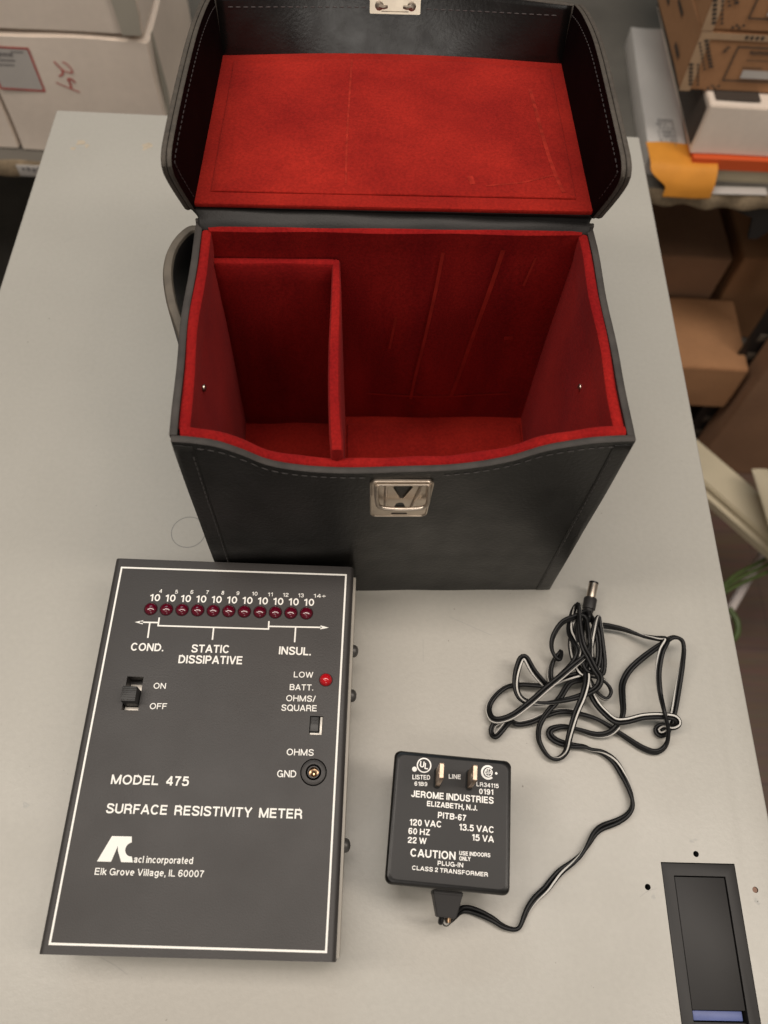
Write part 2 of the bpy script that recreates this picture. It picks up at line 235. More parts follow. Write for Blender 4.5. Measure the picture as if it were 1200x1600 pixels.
def tube(bm, pts, r, n=10, mi=0, rz_scale=1.0, caps=True):
    rings = []; up = Vector((0, 0, 1)); prev = None
    for i, p in enumerate(pts):
        p = Vector(p); d = (Vector(pts[min(i + 1, len(pts) - 1)]) - Vector(pts[max(i - 1, 0)])).normalized()
        if prev is None: s = d.cross(up if abs(d.z) < .95 else Vector((1, 0, 0))).normalized()
        else: s = (prev - d * prev.dot(d)).normalized()
        prev = s; u = s.cross(d); rr = r(i / (len(pts) - 1)) if callable(r) else r
        rings.append([bm.verts.new(p + s * rr * math.cos(2 * math.pi * k / n) + u * rr * rz_scale * math.sin(2 * math.pi * k / n)) for k in range(n)])
    for a, b in zip(rings, rings[1:]):
        for k in range(n): f = bm.faces.new([a[k], a[(k + 1) % n], b[(k + 1) % n], b[k]]); f.material_index = mi
    if caps:
        for q in (rings[0], rings[-1]): f = bm.faces.new(q); f.material_index = mi
def bool_cut(o, cutters):
    dg = None
    for c in cutters:
        md = o.modifiers.new('cut', 'BOOLEAN'); md.operation = 'DIFFERENCE'; md.solver = 'EXACT'; md.object = c
    bpy.context.view_layer.update(); dg = bpy.context.evaluated_depsgraph_get()
    me = bpy.data.meshes.new_from_object(o.evaluated_get(dg)); o.modifiers.clear(); o.data = me
    for c in cutters: bpy.data.objects.remove(c)
    for p in me.polygons: p.use_smooth = True
    me.set_sharp_from_angle(angle=math.radians(30))

# lettering: a plain grotesque drawn as pen strokes (units of cap height) -------------
def _el(cx, cy, rx, ry, a0, a1, n=18): return [(cx + rx * math.cos(math.radians(a0 + (a1 - a0) * k / n)), cy + ry * math.sin(math.radians(a0 + (a1 - a0) * k / n))) for k in range(n + 1)]
def _sp(*p): return [(q.x, q.y) for q in catmull([(a, b, 0) for a, b in p], .05)]
def glyph(c, t):
    T = 1 - t
    if c == 'A': return .92, [[(.05, 0), (.46, .99)], [(.46, .99), (.87, 0)], [(.2, .31), (.72, .31)]]
    if c == 'B': return .84, [[(t, 0), (t, 1)], [(t, T), (.48, T)] + _el(.48, (T + .53) / 2, .25, (T - .53) / 2, 90, -90) + [(t, .53)], [(t, .53), (.5, .53)] + _el(.5, (.53 + t) / 2, .27, (.53 - t) / 2, 90, -90) + [(t, t)]]
    if c == 'C': return .92, [_el(.47, .5, .47 - t, .52 - t, 38, 322, 30)]
    if c == 'D': return .90, [[(t, 0), (t, 1)], [(t, T), (.40, T)] + _el(.40, .5, .5 - t, .5 - t, 90, -90) + [(t, t)]]
    if c == 'E': return .78, [[(t, 0), (t, 1)], [(t, T), (.75, T)], [(t, .52), (.70, .52)], [(t, t), (.76, t)]]
    if c == 'F': return .72, [[(t, 0), (t, 1)], [(t, T), (.72, T)], [(t, .50), (.64, .50)]]
    if c == 'G': return .98, [_el(.48, .5, .48 - t, .52 - t, 40, 312, 30) + [(.89, .22), (.89, .44)], [(.52, .45), (.89 + t, .45)], [(.91, 0), (.91, .3)]]
    if c == 'H': return .88, [[(t, 0), (t, 1)], [(.88 - t, 0), (.88 - t, 1)], [(t, .53), (.88 - t, .53)]]
    if c == 'I': return 2 * t, [[(t, 0), (t, 1)]]
    if c == 'J': return .66, [[(.66 - t, 1), (.66 - t, .3)] + _el(.33, .30, .33 - t, .3 - t * .8, 0, -180)]
    if c == 'L': return .70, [[(t, 0), (t, 1)], [(t, t), (.70, t)]]
    if c == 'M': return 1.06, [[(t, 0), (t, 1)], [(1.06 - t, 0), (1.06 - t, 1)], [(t, .98), (.53, .04)], [(1.06 - t, .98), (.53, .04)]]
    if c == 'N': return .90, [[(t, 0), (t, 1)], [(.90 - t, 0), (.90 - t, 1)], [(t, .97), (.90 - t, .03)]]
    if c == 'O': return 1.0, [_el(.5, .5, .5 - t, .52 - t, 0, 360, 36)]
    if c == 'P': return .80, [[(t, 0), (t, 1)], [(t, T), (.47, T)] + _el(.47, (T + .44) / 2, .33 - t, (T - .44) / 2, 90, -90) + [(t, .44)]]
    if c == 'Q': return 1.0, [_el(.5, .5, .5 - t, .52 - t, 0, 360, 36), [(.6, .28), (.95, -.02)]]
    if c == 'R': return .87, [[(t, 0), (t, 1)], [(t, T), (.48, T)] + _el(.48, (T + .47) / 2, .34 - t, (T - .47) / 2, 90, -90) + [(t, .47)], [(.45, .47), (.62, .44), (.73, .32), (.77, 0)]]
    if c == 'S': return .84, [_sp((.76, .73), (.68, .87), (.44, 1.01 - t), (.2, .9), (.12, .74), (.2, .6), (.43, .52), (.66, .43), (.76, .28), (.66, .12), (.42, t - .01), (.18, .11), (.07, .3))]
    if c == 'T': return .80, [[(.40, 0), (.40, 1)], [(0, T), (.80, T)]]
    if c == 'U': return .88, [[(t, 1), (t, .36)] + _el(.44, .36, .44 - t, .37 - t, 180, 360) + [(.88 - t, 1)]]
    if c == 'V': return .86, [[(.05, 1), (.43, .01)], [(.81, 1), (.43, .01)]]
    if c == 'W': return 1.24, [[(.05, 1), (.33, .02)], [(.33, .02), (.62, .97)], [(.62, .97), (.91, .02)], [(.91, .02), (1.19, 1)]]
    if c == 'Y': return .86, [[(.05, 1), (.43, .42)], [(.81, 1), (.43, .42)], [(.43, .45), (.43, 0)]]
    if c == 'Z': return .78, [[(.03, T), (.75, T)], [(.72, .95), (.08, .05)], [(.02, t), (.77, t)]]
    if c == '0': return .70, [_el(.35, .5, .35 - t, .51 - t, 0, 360, 30)]
    if c == '1': return .46, [[(.36, 0), (.36, 1)], [(.06, .77), (.24, .81), (.36, .97)]]
    if c == '2': return .70, [_sp((.08, .64), (.12, .84), (.35, 1.01 - t), (.58, .87), (.60, .68), (.45, .47), (.2, .27), (.09, t)), [(.03, t), (.69, t)]]
    if c == '3': return .70, [_sp((.08, .74), (.16, .90), (.35, 1.01 - t), (.55, .88), (.57, .70), (.46, .57), (.30, .54)), _sp((.30, .54), (.50, .5), (.62, .30), (.54, .11), (.34, t - .01), (.13, .1), (.06, .28))]
    if c == '4': return .74, [[(.53, 0), (.53, .98)], [(.53, .97), (.05, .30)], [(.03, .28), (.73, .28)]]
    if c == '5': return .70, [[(.63, T), (.18, T)], [(.19, 1), (.12, .48)], _sp((.12, .50), (.22, .60), (.38, .62), (.56, .54), (.63, .33), (.55, .13), (.33, t - .01), (.14, .1), (.06, .27))]
    if c == '6': return .70, [_el(.35, .32, .35 - t, .33 - t, 0, 360, 24), _sp((.61, .77), (.52, .92), (.36, 1.01 - t), (.18, .88), (.1, .65), (.08, .35))]
    if c == '7': return .68, [[(.03, T), (.66, T)], [(.62, .96), (.40, .62), (.30, .35), (.25, 0)]]
    if c == '8': return .70, [_el(.35, .755, .29 - t, .255 - t, 0, 360, 22), _el(.35, .28, .35 - t, .29 - t, 0, 360, 24)]
    if c == '9': return .70, [_el(.35, .68, .35 - t, .33 - t, 0, 360, 24), _sp((.09, .23), (.18, .08), (.34, t - .01), (.52, .12), (.6, .35), (.62, .65))]
    if c == '.': return 2.2 * t, [[(1.1 * t, 0), (1.1 * t, 2.1 * t)]]
    if c == ',': return 2.2 * t, [[(1.1 * t, 2.1 * t), (1.1 * t, 0), (.4 * t, -.16)]]
    if c == '-': return .36, [[(.02, .38), (.34, .38)]]
    if c == '+': return .70, [[(.02, .42), (.68, .42)], [(.35, .09), (.35, .75)]]
    if c == '/': return .40, [[(.02, -.02), (.38, 1.02)]]
    x = .74
    if c == 'a': return .64, [_sp((.08, x - .2), (.14, x - .07), (.31, x - t + .01), (.47, x - .08), (.5, x - .25), (.5, .12), (.60, t * .8)), _sp((.49, .43), (.3, .40), (.12, .32), (.09, .18), (.2, t), (.38, .1), (.5, .26))]
    if c == 'c': return .62, [_el(.33, x / 2, .33 - t, x / 2 + .01 - t, 42, 318, 22)]
    if c == 'd': return .68, [[(.68 - t, 0), (.68 - t, 1)], _el(.34, x / 2, .34 - t, x / 2 + .01 - t, 0, 360, 24)]
    if c == 'e': return .66, [_el(.33, x / 2, .33 - t, x / 2 + .01 - t, 0, 310, 24), [(t, x / 2 + .01), (.66 - t, x / 2 + .01)]]
    if c == 'g': return .66, [[(.66 - t, x), (.66 - t, .02)] + _el(.34, 0, .32 - t, .28 - t, 0, -155, 14), _el(.33, x / 2 + .02, .33 - t, x / 2 - t, 0, 360, 24)]
    if c == 'i': return 2 * t, [[(t, 0), (t, x)], [(t, .86), (t, 1)]]
    if c == 'k': return .62, [[(t, 0), (t, 1)], [(t, .28), (.54, x)], [(.24, .42), (.57, 0)]]
    if c == 'l': return 2 * t, [[(t, 0), (t, 1)]]
    if c == 'n': return .62, [[(t, 0), (t, x)], [(t, .42)] + _el(.32, x - .3 + .01, .30 - t * .9, .3 - t, 165, 0, 14) + [(.62 - t, 0)]]
    if c == 'o': return .68, [_el(.34, x / 2, .34 - t, x / 2 + .01 - t, 0, 360, 26)]
    if c == 'p': return .68, [[(t, -.26), (t, x)], _el(.34, x / 2, .34 - t, x / 2 + .01 - t, 0, 360, 24)]
    if c == 'r': return .40, [[(t, 0), (t, x)], [(t, .40), (.16, .58), (.28, x - t), (.40, x - t)]]
    if c == 't': return .38, [[(.17, .97), (.17, .2), (.22, t), (.37, t)], [(.0, x - t), (.36, x - t)]]
    if c == 'v': return .60, [[(.05, x), (.30, .01)], [(.55, x), (.30, .01)]]
    return .34, []
def text(bm, s, x0, y0, x1, y1, cap, z, wt=.155, gap=.15, mi=0, place=None):
    t = wt / 2; adv = []; x = 0
    for c in s:
        w, st = glyph(c, t); adv.append((x, st)); x += w + (gap if c != ' ' else 0)
    tot = x - gap; L = math.hypot(x1 - x0, y1 - y0); a = math.atan2(y1 - y0, x1 - x0); sx = L / tot; ca, sa = math.cos(a), math.sin(a); k = 0
    for gx, st in adv:
        for poly in st:
            pts = [(x0 + (gx + px) * sx * ca - py * cap * sa, y0 + (gx + px) * sx * sa + py * cap * ca) for px, py in poly]
            closed = len(pts) > 12 and math.hypot(pts[0][0] - pts[-1][0], pts[0][1] - pts[-1][1]) < 1e-4
            strip(bm, pts[:-1] if closed else pts, wt * cap, z + k * .004, closed=closed, mi=mi, place=place); k = (k + 1) % 7
def strip(bm, pts, w, z, closed=False, mi=0, place=None):
    """flat ribbon of width w along 2-D pts with mitred corners"""
    P = [Vector((a, b)) for a, b in pts]; n = len(P); Lf, Rt = [], []
    for i in range(n):
        a = P[(i - 1) % n] if closed or i > 0 else None; c = P[(i + 1) % n] if closed or i < n - 1 else None
        d1 = (P[i] - a).normalized() if a is not None else None; d2 = (c - P[i]).normalized() if c is not None else None
        d1 = d1 or d2; d2 = d2 or d1
        t = (d1 + d2); t = t.normalized() if t.length > 1e-6 else d1
        nn = Vector((-t.y, t.x)); k = 1 / max(.35, nn.dot(Vector((-d1.y, d1.x))))
        for lst, sg in ((Lf, 1), (Rt, -1)):
            q = P[i] + nn * (w / 2 * k * sg); lst.append(bm.verts.new(place(q.x, q.y) if place else (q.x, q.y, z)))
    for i in range(n if closed else n - 1):
        j = (i + 1) % n; f = bm.faces.new([Lf[i], Rt[i], Rt[j], Lf[j]]); f.material_index = mi
def flat(bm, poly, z=0, mi=0, place=None):
    vs = [bm.verts.new(place(a, b) if place else (a, b, z)) for a, b in poly]
    for t in tessellate_polygon([[Vector((a, b, 0)) for a, b in poly]]):
        f = bm.faces.new([vs[i] for i in t]); f.material_index = mi
def disc(bm, x, y, r, z, n=28, mi=0): flat(bm, [(x + r * math.cos(2 * math.pi * k / n), y + r * math.sin(2 * math.pi * k / n)) for k in range(n)], z, mi)
def arc(x, y, r, a0, a1, n=24): return [(x + r * math.cos(math.radians(a0 + (a1 - a0) * k / n)), y + r * math.sin(math.radians(a0 + (a1 - a0) * k / n))) for k in range(n + 1)]
def cutter(fn):
    bm = bmesh.new(); fn(bm); return finish('cutter', bm, 'dark_void', smooth=0)

# ================================================================== THE SETTING
bm = bmesh.new(); flat(bm, [(-3000, -2000), (3000, -2000), (3000, 3000), (-3000, 3000)], 0)
fl = finish('floor', bm, 'floor', loc=tw(0, 0, -752), rz=TY); fl['kind'] = 'structure'
bm = bmesh.new(); box(bm, -3000, 3000, 1500, 1560, -752, 1900)
bw = finish('back_wall', bm, 'wallm', loc=tw(0, 0, 0), rz=TY); bw['kind'] = 'structure'

# ------------------------------------------------------------------ grey cabinet everything stands on
cab = thing('metal_cabinet', 'pale grey painted metal cabinet whose top carries the case, meter and adapter', 'cabinet', tw(0, 0, 0), TY)
X0, X1, Y0, Y1 = -214.6, 177.4, -420.0, 483.0
bm = bmesh.new(); box(bm, X0, X1, Y0, Y1, -22, 0, bev=1.1, seg=3)
top = finish('top_panel', bm, ['paint', 'dark_void'], cab)
HX0, HX1, HY0, HY1 = 128.0, 159.0, -62.0, 29.2
hole_px = [(143.4, 32.6), (121.3, 19.6), (165.9, 19.5)]
def cut_fn(b):
    box(b, HX0, HX1, HY0, HY1, -40, 10)
cu = [cutter(cut_fn)]
for hx, hy in hole_px:
    cu.append(cutter(lambda b: lathe(b, [(0, -40), (1.2, -40), (1.2, 10), (0, 10)], 24, Matrix.Translation((hx, hy, 0)))))
for c in cu: c.parent = cab
bool_cut(top, cu)
bm = bmesh.new(); box(bm, X0 + 2, X1 - 2, Y0 + 2, Y1 - 2, -750, -22.5, bev=2); finish('body', bm, 'paint', cab)
bm = bmesh.new(); lathe(bm, [(0, -.5), (1.15, -.5), (1.15, -1.2), (0, -1.2)], 20, Matrix.Translation((hole_px[2][0], hole_px[2][1], 0))); finish('hole_plug', bm, 'copper', cab)
# scratches, rubbed streaks and a rust bloom on the paint
M['scratch'] = mat('paint_scratch', (0.34, .33, .31), .5)
M['bloom'] = mat('rust_bloom', (0.42, .355, .27), .5, var=.12, vs=300)
rs = random.Random(3)
for k in range(16):
    x, y, a, l = rs.uniform(-190, 160), rs.uniform(-30, 440), rs.uniform(0, 3.1), rs.uniform(4, 22)
    bm = bmesh.new(); strip(bm, [(p.x, p.y) for p in catmull([(x, y, 0), (x + l * .5 * math.cos(a), y + l * .5 * math.sin(a) + rs.uniform(-.8, .8), 0), (x + l * math.cos(a), y + l * math.sin(a), 0)], 1.5)], rs.uniform(.10, .2), .045)
    finish('scratch', bm, 'scratch', cab, smooth=0)
for x, y, r in ((-193, 452, 2.6), (-196, 446, 1.6), (-188, 449, 1.3), (-150, 451, 3.0)):
    bm = bmesh.new(); flat(bm, [(x + r * (1 + .4 * math.sin(3 * q + x)) * math.cos(q), y + 1.2 * r * (1 + .35 * math.cos(2 * q + y)) * math.sin(q)) for q in [i * .35 for i in range(18)]], .04); finish('rust_stain', bm, 'bloom', cab, smooth=0)
# recessed pull handle
ph = bmesh.new(); box(ph, HX0 + .2, HX1 - .2, HY0 + .3, HY1 - .35, -6, .12, bev=.15); box(ph, 132.2, 155.2, HY0 + .3, 24.9, -16, -14)
hd = finish('pull_handle', ph, 'satin_plastic', cab)
def hcut(b): box(b, 132.75, 154.3, -40, 24.2, -6.5, 5)
cu = [cutter(hcut)]; cu[0].parent = cab; bool_cut(hd, cu)
bm = bmesh.new(); box(bm, 132.9, 154.0, -42, -27.2, -5.6, -1.6, bev=.2); finish('finger_well', bm, 'satin_plastic', hd)
bm = bmesh.new(); box(bm, 133.05, 153.7, -23.2, 23.75, -2.4, -.02, bev=.2, seg=2); finish('flap', bm, 'satin_plastic', hd)
bm = bmesh.new(); box(bm, 133.6, 153.0, -26.8, -23.45, -3.6, -1.9, bev=.3); finish('latch_strip', bm, 'blue', hd)
# faint ring mark left on the paint
bm = bmesh.new(); cxr, cyr = -95.2, 169.2
ring = arc(cxr, cyr, 8.3, 0, 352, 60)
strip(bm, ring, .45, .06); m_ring = mat('ring_stain', (0.235, .235, .22), .5); M['ring'] = m_ring
o = finish('ring_mark', bm, 'ring', cab, smooth=0); o.rotation_euler = (0, 0, -TY)
# specks and smudges
bm = bmesh.new()
for k in range(150):
    x, y = random.uniform(X0 + 10, X1 - 8), random.uniform(-60, 460); r = random.choice([.12, .16, .2, .28, .4])
    a = random.random() * 3; e = random.uniform(.4, 1)
    flat(bm, [(x + r * math.cos(q) * math.cos(a) - r * e * math.sin(q) * math.sin(a), y + r * math.cos(q) * math.sin(a) + r * e * math.sin(q) * math.cos(a)) for q in [i * .785 for i in range(8)]], .05)
M['speck'] = mat('grime_speck', (0.26, .24, .21), .7); finish('grime_specks', bm, 'speck', cab, smooth=0)['kind'] = 'stuff'
M['smudge'] = mat('grey_smudge', (0.40, .39, .36), .5, var=.08, vs=900)
for (x, y, r) in [(142.6, 37.6, .9), (144.2, 38.2, .6), (123.2, 16.0, .8), (165.5, 15.6, .8), (166.2, 14.6, .6), (-137.0, 45, 1.3)]:
    bm = bmesh.new(); flat(bm, [(x + r * (1 + .35 * math.sin(3 * q + x)) * math.cos(q), y + r * (1 + .3 * math.cos(2 * q + y)) * math.sin(q)) for q in [i * .45 for i in range(14)]], .05)
    finish('smudge_mark', bm, 'smudge', cab, smooth=0)

# ================================================================== CARRYING CASE
CX, CY, CR = 5.4088, 147.1405, 0.0939332
case = thing('carrying_case', 'open black leather carrying case lined with red suede, lid thrown back', 'case', (CX, CY, 0), CR)
W = 78.0; H = 131.9
rim = [(-79, 131.6), (-70, 130.6), (-62.9, 128.9), (-55.2, 124.1), (-47.3, 117.8), (-36, 113.9), (-19.8, 112.6), (.9, 113.0), (21.4, 115.3), (36.9, 120.0), (48.5, 127.2), (60.6, 131.0), (70, 131.9), (79, 132.2)]
rim_s = catmull([(a, b, 0) for a, b in rim], 1.0)
def rim_z(x):
    for p, q in zip(rim_s, rim_s[1:]):
        if p.x <= x <= q.x: return p.y + (q.y - p.y) * (x - p.x) / max(1e-6, q.x - p.x)
    return rim_s[0].y if x < rim_s[0].x else rim_s[-1].y
def wob(a, b, s=1.0): return s * (math.sin(a * .07 + 1.3) * math.sin(b * .05 + .4) + .5 * math.sin(a * .17 + b * .11))
sh = bmesh.new()
def fA(u, v): x = -W + 2 * W * u; return (x, -.2 + .25 * wob(x, v * 130) - .9 * math.sin(math.pi * u) * v, v * rim_z(x))
def fB(u, v): x = -W + 2 * W * u; a = fA(u, v); return (x, a[1] + 2.6, v * rim_z(x))
slab(sh, fA, fB, 64, 24, (0, 0, 1), .2)
front = finish('front_panel', sh, ['leather', 'edge'], case)
def side_fn(sg, off):
    def f(u, v):
        y = 2.7 + 97.2 * u
        bul = (.2 if sg > 0 else 1.2) * math.sin(math.pi * u) ** 2 * v ** 3
        w = .22 * math.sin(u * 14 + (2 if sg > 0 else .5)) * v ** 6
        x = sg * (W - off + bul + w + .35 * v * (1 - u) * (1 if sg > 0 else 2.2))
        return (x, y, v * (H - .4 + .4 * math.sin(u * 9)))
    return f
for sg in (-1, 1):
    b = bmesh.new(); slab(b, side_fn(sg, 0), side_fn(sg, 2.6), 40, 20, (0, 0, 1), .2); finish('side_panel', b, ['leather_dull', 'edge'], case)
b = bmesh.new(); slab(b, lambda u, v: (-W + 2 * W * u, 102.6, v * H), lambda u, v: (-W + 2 * W * u, 100.1, v * H), 20, 8, (0, 0, 1)); finish('back_panel', b, ['leather_dull', 'edge'], case)
b = bmesh.new(); box(b, -W + 2.6, W - 2.6, 2.7, 100, .3, 3); finish('bottom_panel', b, 'leather_dull', case)
# welt strips beside the front edges and their stitches
for sg in (-1, 1):
    b = bmesh.new()
    def wa(u, v): x = sg * (W - .3 - 6.4 * u); a = fA((x + W) / (2 * W), v * .985); return (x, a[1] - .28, a[2])
    def wb_(u, v): x = sg * (W - .3 - 6.4 * u); a = fA((x + W) / (2 * W), v * .985); return (x, a[1] + .05, a[2])
    slab(b, wa, wb_, 4, 30, (0, 0, 0)); finish('edge_welt', b, 'leather', case)
def stitch(bm, p, q, r=.22):
    p = Vector(p); q = Vector(q); tube(bm, [p, p.lerp(q, .2) , p.lerp(q, .5), p.lerp(q, .8), q], lambda t: r * (.45 + .55 * math.sin(math.pi * min(max(t, .08), .92))), 6)
for sg in (-1, 1):
    z = 5; st = bmesh.new()
    while z < 122:
        x = sg * (W - 6.0); a = fA((x + W) / (2 * W), z / rim_z(x)); stitch(st, (x, a[1] - .34, z), (x, a[1] - .34, z + 2.0), .3); z += 3.3
    finish('stitching', st, 'thread', case)
st = bmesh.new(); x = -70
while x < 70:
    if 'front_row' not in globals() and x > 0: finish('stitching', st, 'thread', case); st = bmesh.new(); front_row = 1
    a = fA((x + W) / (2 * W), (rim_z(x) - 3.0) / rim_z(x)); c = fA((x + 2.2 + W) / (2 * W), (rim_z(x + 2.2) - 3.0) / rim_z(x + 2.2))
    if abs(x) > 13: stitch(st, (x, a[1] - .12, a[2]), (x + 2.2, c[1] - .12, c[2]), .25)
    x += 3.4
finish('stitching', st, 'thread', case)
# red suede lining
IX = 72.7
ln = bmesh.new()
def lr(x): return rim_z(x) - .7
def lA(u, v): x = -IX - 2.4 + 2 * (IX + 2.4) * u; return (x, fA(.5 + x / (2 * W), v)[1] + 2.75, 3 + v * (lr(x) - 3))
def lB(u, v): x = -IX - 2.4 + 2 * (IX + 2.4) * u; return (x, fA(.5 + x / (2 * W), v)[1] + 6.3 + .5 * max(0, (v - .9) / .1) ** .6 + .2 * math.sin(x * .3), 3 + v * (lr(x) - 3))
slab(ln, lA, lB, 60, 40, (0, 0, 0), .25); finish('front_lining', ln, 'suede_wall', case)
for sg in (-1, 1):
    b = bmesh.new()
    def sA(u, v):
        q = side_fn(sg, 2.6)(.035 + .93 * u, v); return (q[0], q[1], 3 + v * (130.2 - 3) + .8 * u * v)
    def sB(u, v):
        q = sA(u, v); return (sg * (abs(q[0]) - 2.9 - .8 * max(0, (v - .90) / .10) ** .6 - .2 * math.sin(u * 11 + v * 7)), q[1], q[2])
    slab(b, sA, sB, 30, 40, (0, 0, 0), .25); finish('side_lining', b, 'suede_wall', case)
b = bmesh.new(); slab(b, lambda u, v: (-IX + 2 * IX * u, 100.0, 3 + v * 128.4), lambda u, v: (-IX + 2 * IX * u, 96.5 - .5 * max(0, (v - .93) / .07) ** .6 + .3 * math.sin(u * 17 + v * 3), 3 + v * 128.8), 40, 40, (0, 0, 0), .25); finish('back_lining', b, 'suede_wall', case)
b = bmesh.new(); box(b, -IX, IX, 6, 97, 3.1, 5.0)
def padf(u, v): return (-19.5 + 90.2 * u, 10 + 81 * v, 6.3 + .25 * math.sin(u * 5) * math.sin(v * 4))
slab(b, padf, lambda u, v: (-19.5 + 90.2 * u, 10 + 81 * v, 5.02), 16, 12, (0, 0, 0)); finish('floor_lining', b, 'suede', case)
# L shaped divider
lx = [(-25.4, 3), (-26.1, 12), (-26.6, 26), (-26.8, 39), (-26.7, 52), (-26.1, 72), (-25.7, 90), (-25.7, 96)]
rx = [(-21.1, 3), (-21.0, 9), (-21.7, 18), (-22.2, 30), (-22.3, 42), (-22.1, 62), (-21.9, 80), (-22.3, 91), (-22.4, 96)]
def interp(tab, y):
    for (a, b_), (c, d) in zip(tab, tab[1:]):
        if b_ <= y <= d: return a + (c - a) * (y - b_) / (d - b_)
    return tab[0][0] if y < tab[0][1] else tab[-1][0]
dv = bmesh.new()
def dA(u, v): y = 5.2 + 89.6 * u; return (interp(lx, y) * v + -24.6 * (1 - v), y, 5 + 112.4 * v)
def dB(u, v): y = 5.2 + 89.6 * u; return (interp(rx, y) * v + -20.9 * (1 - v), y, 5 + 112.4 * v)
slab(dv, dA, dB, 40, 14, (0, 0, 0), .5)
slab(dv, lambda u, v: (-72.4 + 47 * u, 92.4 - .4 * math.sin(u * 8), 5 + 112.2 * v), lambda u, v: (-72.4 + 47 * u, 96.3, 5 + 112.2 * v), 20, 12, (0, 0, 0), .5)
finish('divider', dv, 'suede_wall', case)
# rub marks on the back lining
M['rub_dark'] = mat('rubbed_nap', (0.34, .020, .013), .95, var=.18, vs=120, bump=.3, bs=1800, spec=.1, sheen=.15)
for pts, w in [([(19, 122), (18, 100), (16, 70), (13.5, 40), (12.5, 22)], 1.5), ([(43, 124), (41, 100), (38, 70), (35, 40), (33, 24)], 1.9), ([(57, 120), (55, 104)], 1.0), ([(2, 84), (0, 62)], 1.2), ([(52.5, 70), (56.5, 70.5)], 2.4), ([(-10, 26), (30, 24), (63, 27)], 1.2)]:
    b = bmesh.new(); c = [(p.x, p.y) for p in catmull([(a, q, 0) for a, q in pts], 3)]
    strip(b, c, w, 0, place=lambda x, z: (x, 96.0 + .3 * math.sin((x + IX) / (2 * IX) * 17 + (z - 3) / 128.4 * 3), z))
    finish('rub_mark', b, 'rub_dark', case, smooth=0)
for sg, y, z in ((1, 45, 101.5), (-1, 35.5, 113)):
    b = bmesh.new(); lathe(b, [(1.5, 0), (1.4, .5), (.8, .9), (0, 1.0)], 16, Matrix.Translation((sg * 73.0, y, z)) @ Matrix.Rotation(-sg * math.pi / 2, 4, 'Y')); finish('rivet', b, 'nickel', case)
# clasp
b = bmesh.new()
def rrect(x0, x1, z0, z1, r, n=5):
    o = []
    for cx_, cz_, a in ((x1 - r, z1 - r, 0), (x0 + r, z1 - r, 90), (x0 + r, z0 + r, 180), (x1 - r, z0 + r, 270)):
        o += [(cx_ + r * math.cos(math.radians(a + 90 * k / n)), cz_ + r * math.sin(math.radians(a + 90 * k / n))) for k in range(n + 1)]
    return o
plo = [(-11.3 + 22.9 * 0, 0)]
def skew(x, z): return (x * (1 - .06 * (108.3 - z) / 28) + .25, z)
outer = [skew(x, z) for x, z in rrect(-11.8, 11.6, 80.3, 108.3, 2.6)]
fy = -1.0
prism(b, outer, lambda a, z, d: (a, fy - d, z), 0, .7)
clasp = finish('clasp', b, 'nickel', case, smooth=30)
def cut_tri(bb): prism(bb, [(-2.6, 104.4), (4.0, 104.4), (4.2, 103.4), (1.2, 95.2), (0, 95.2), (-3.0, 103.4)], lambda a, z, d: (a, fy - d, z), -3, 4)
def cut_low(bb): prism(bb, [(-2.2, 87.5), (2.6, 87.5), (1.6, 91.0), (.9, 91.7), (-.3, 91.7), (-1.2, 91.0)], lambda a, z, d: (a, fy - d, z), -3, 4)
def cut_slot(bb): prism(bb, rrect(-2.8, 3.4, 82.2, 83.6, .6), lambda a, z, d: (a, fy - d, z), -3, 4)
cs = [cutter(cut_tri), cutter(cut_low), cutter(cut_slot)]
for c in cs: c.parent = case
bool_cut(clasp, cs)
b = bmesh.new()
tube(b, [(q[0], fy - .75, q[1]) for q in [skew(x, z) for x, z in rrect(-11.3, 11.1, 80.8, 107.8, 2.3)] + [skew(11.1, 105.5)]], .32, 8)
for xa, xb in ((-5.6, -5.2), (7.4, 4.6)): tube(b, [(xa, fy - .8, 105.5), (xb, fy - .8, 87.5)], .7, 8)
tube(b, [(-9, fy - 1.0, 105.9), (10, fy - 1.0, 105.9)], .45, 8)
finish('clasp_ribs', b, 'nickel', clasp)
b = bmesh.new(); path = catmull([(-9.0, fy - 1.0, 106.0), (-9.0, fy - 1.4, 102.5), (-8.9, fy - 1.9, 98.5), (-8.4, fy - 2.6, 94.2), (-7.0, fy - 3.0, 92.3), (-4.0, fy - 3.2, 91.6), (1, fy - 3.3, 91.3), (6.5, fy - 3.2, 91.6), (9.3, fy - 3.0, 92.4), (10.3, fy - 2.6, 94.4), (10.4, fy - 1.9, 98.5), (10.2, fy - 1.4, 102.5), (10.0, fy - 1.0, 106.0)], .6)
tube(b, path, .85, 10); finish('bail', b, 'nickel', clasp)
# side strap
b = bmesh.new()
so = catmull([(-60, 103.2, 0), (-72, 104.2, 0), (-78, 108.5, 0), (-83.4, 108.6, 0), (-88.2, 102.5, 0), (-90.8, 94.4, 0), (-91.3, 85.2, 0), (-90.2, 76.8, 0), (-87.8, 66.8, 0), (-84.9, 58.8, 0), (-82.2, 51.5, 0), (-80.0, 44, 0), (-79.2, 36, 0)], 1.5)
def so_at(u):
    k = u * (len(so) - 1); i = min(int(k), len(so) - 2); p = so[i].lerp(so[i + 1], k - i); d = (so[i + 1] - so[i]).normalized(); return p, Vector((-d.y, d.x, 0))
def stA(u, v): p, n = so_at(u); q = p; return (q.x, q.y, 98 + 24 * v)
def stB(u, v): p, n = so_at(u); q = p + n * 3.9 * (1 if u > .15 else .4); return (min(q.x, -78.4) if q.y < 101 else q.x, q.y, 98 + 24 * v)
slab(b, stA, stB, 70, 6, (1, 1, 0)); finish('side_strap', b, ['strap', 'leather_dull'], case)

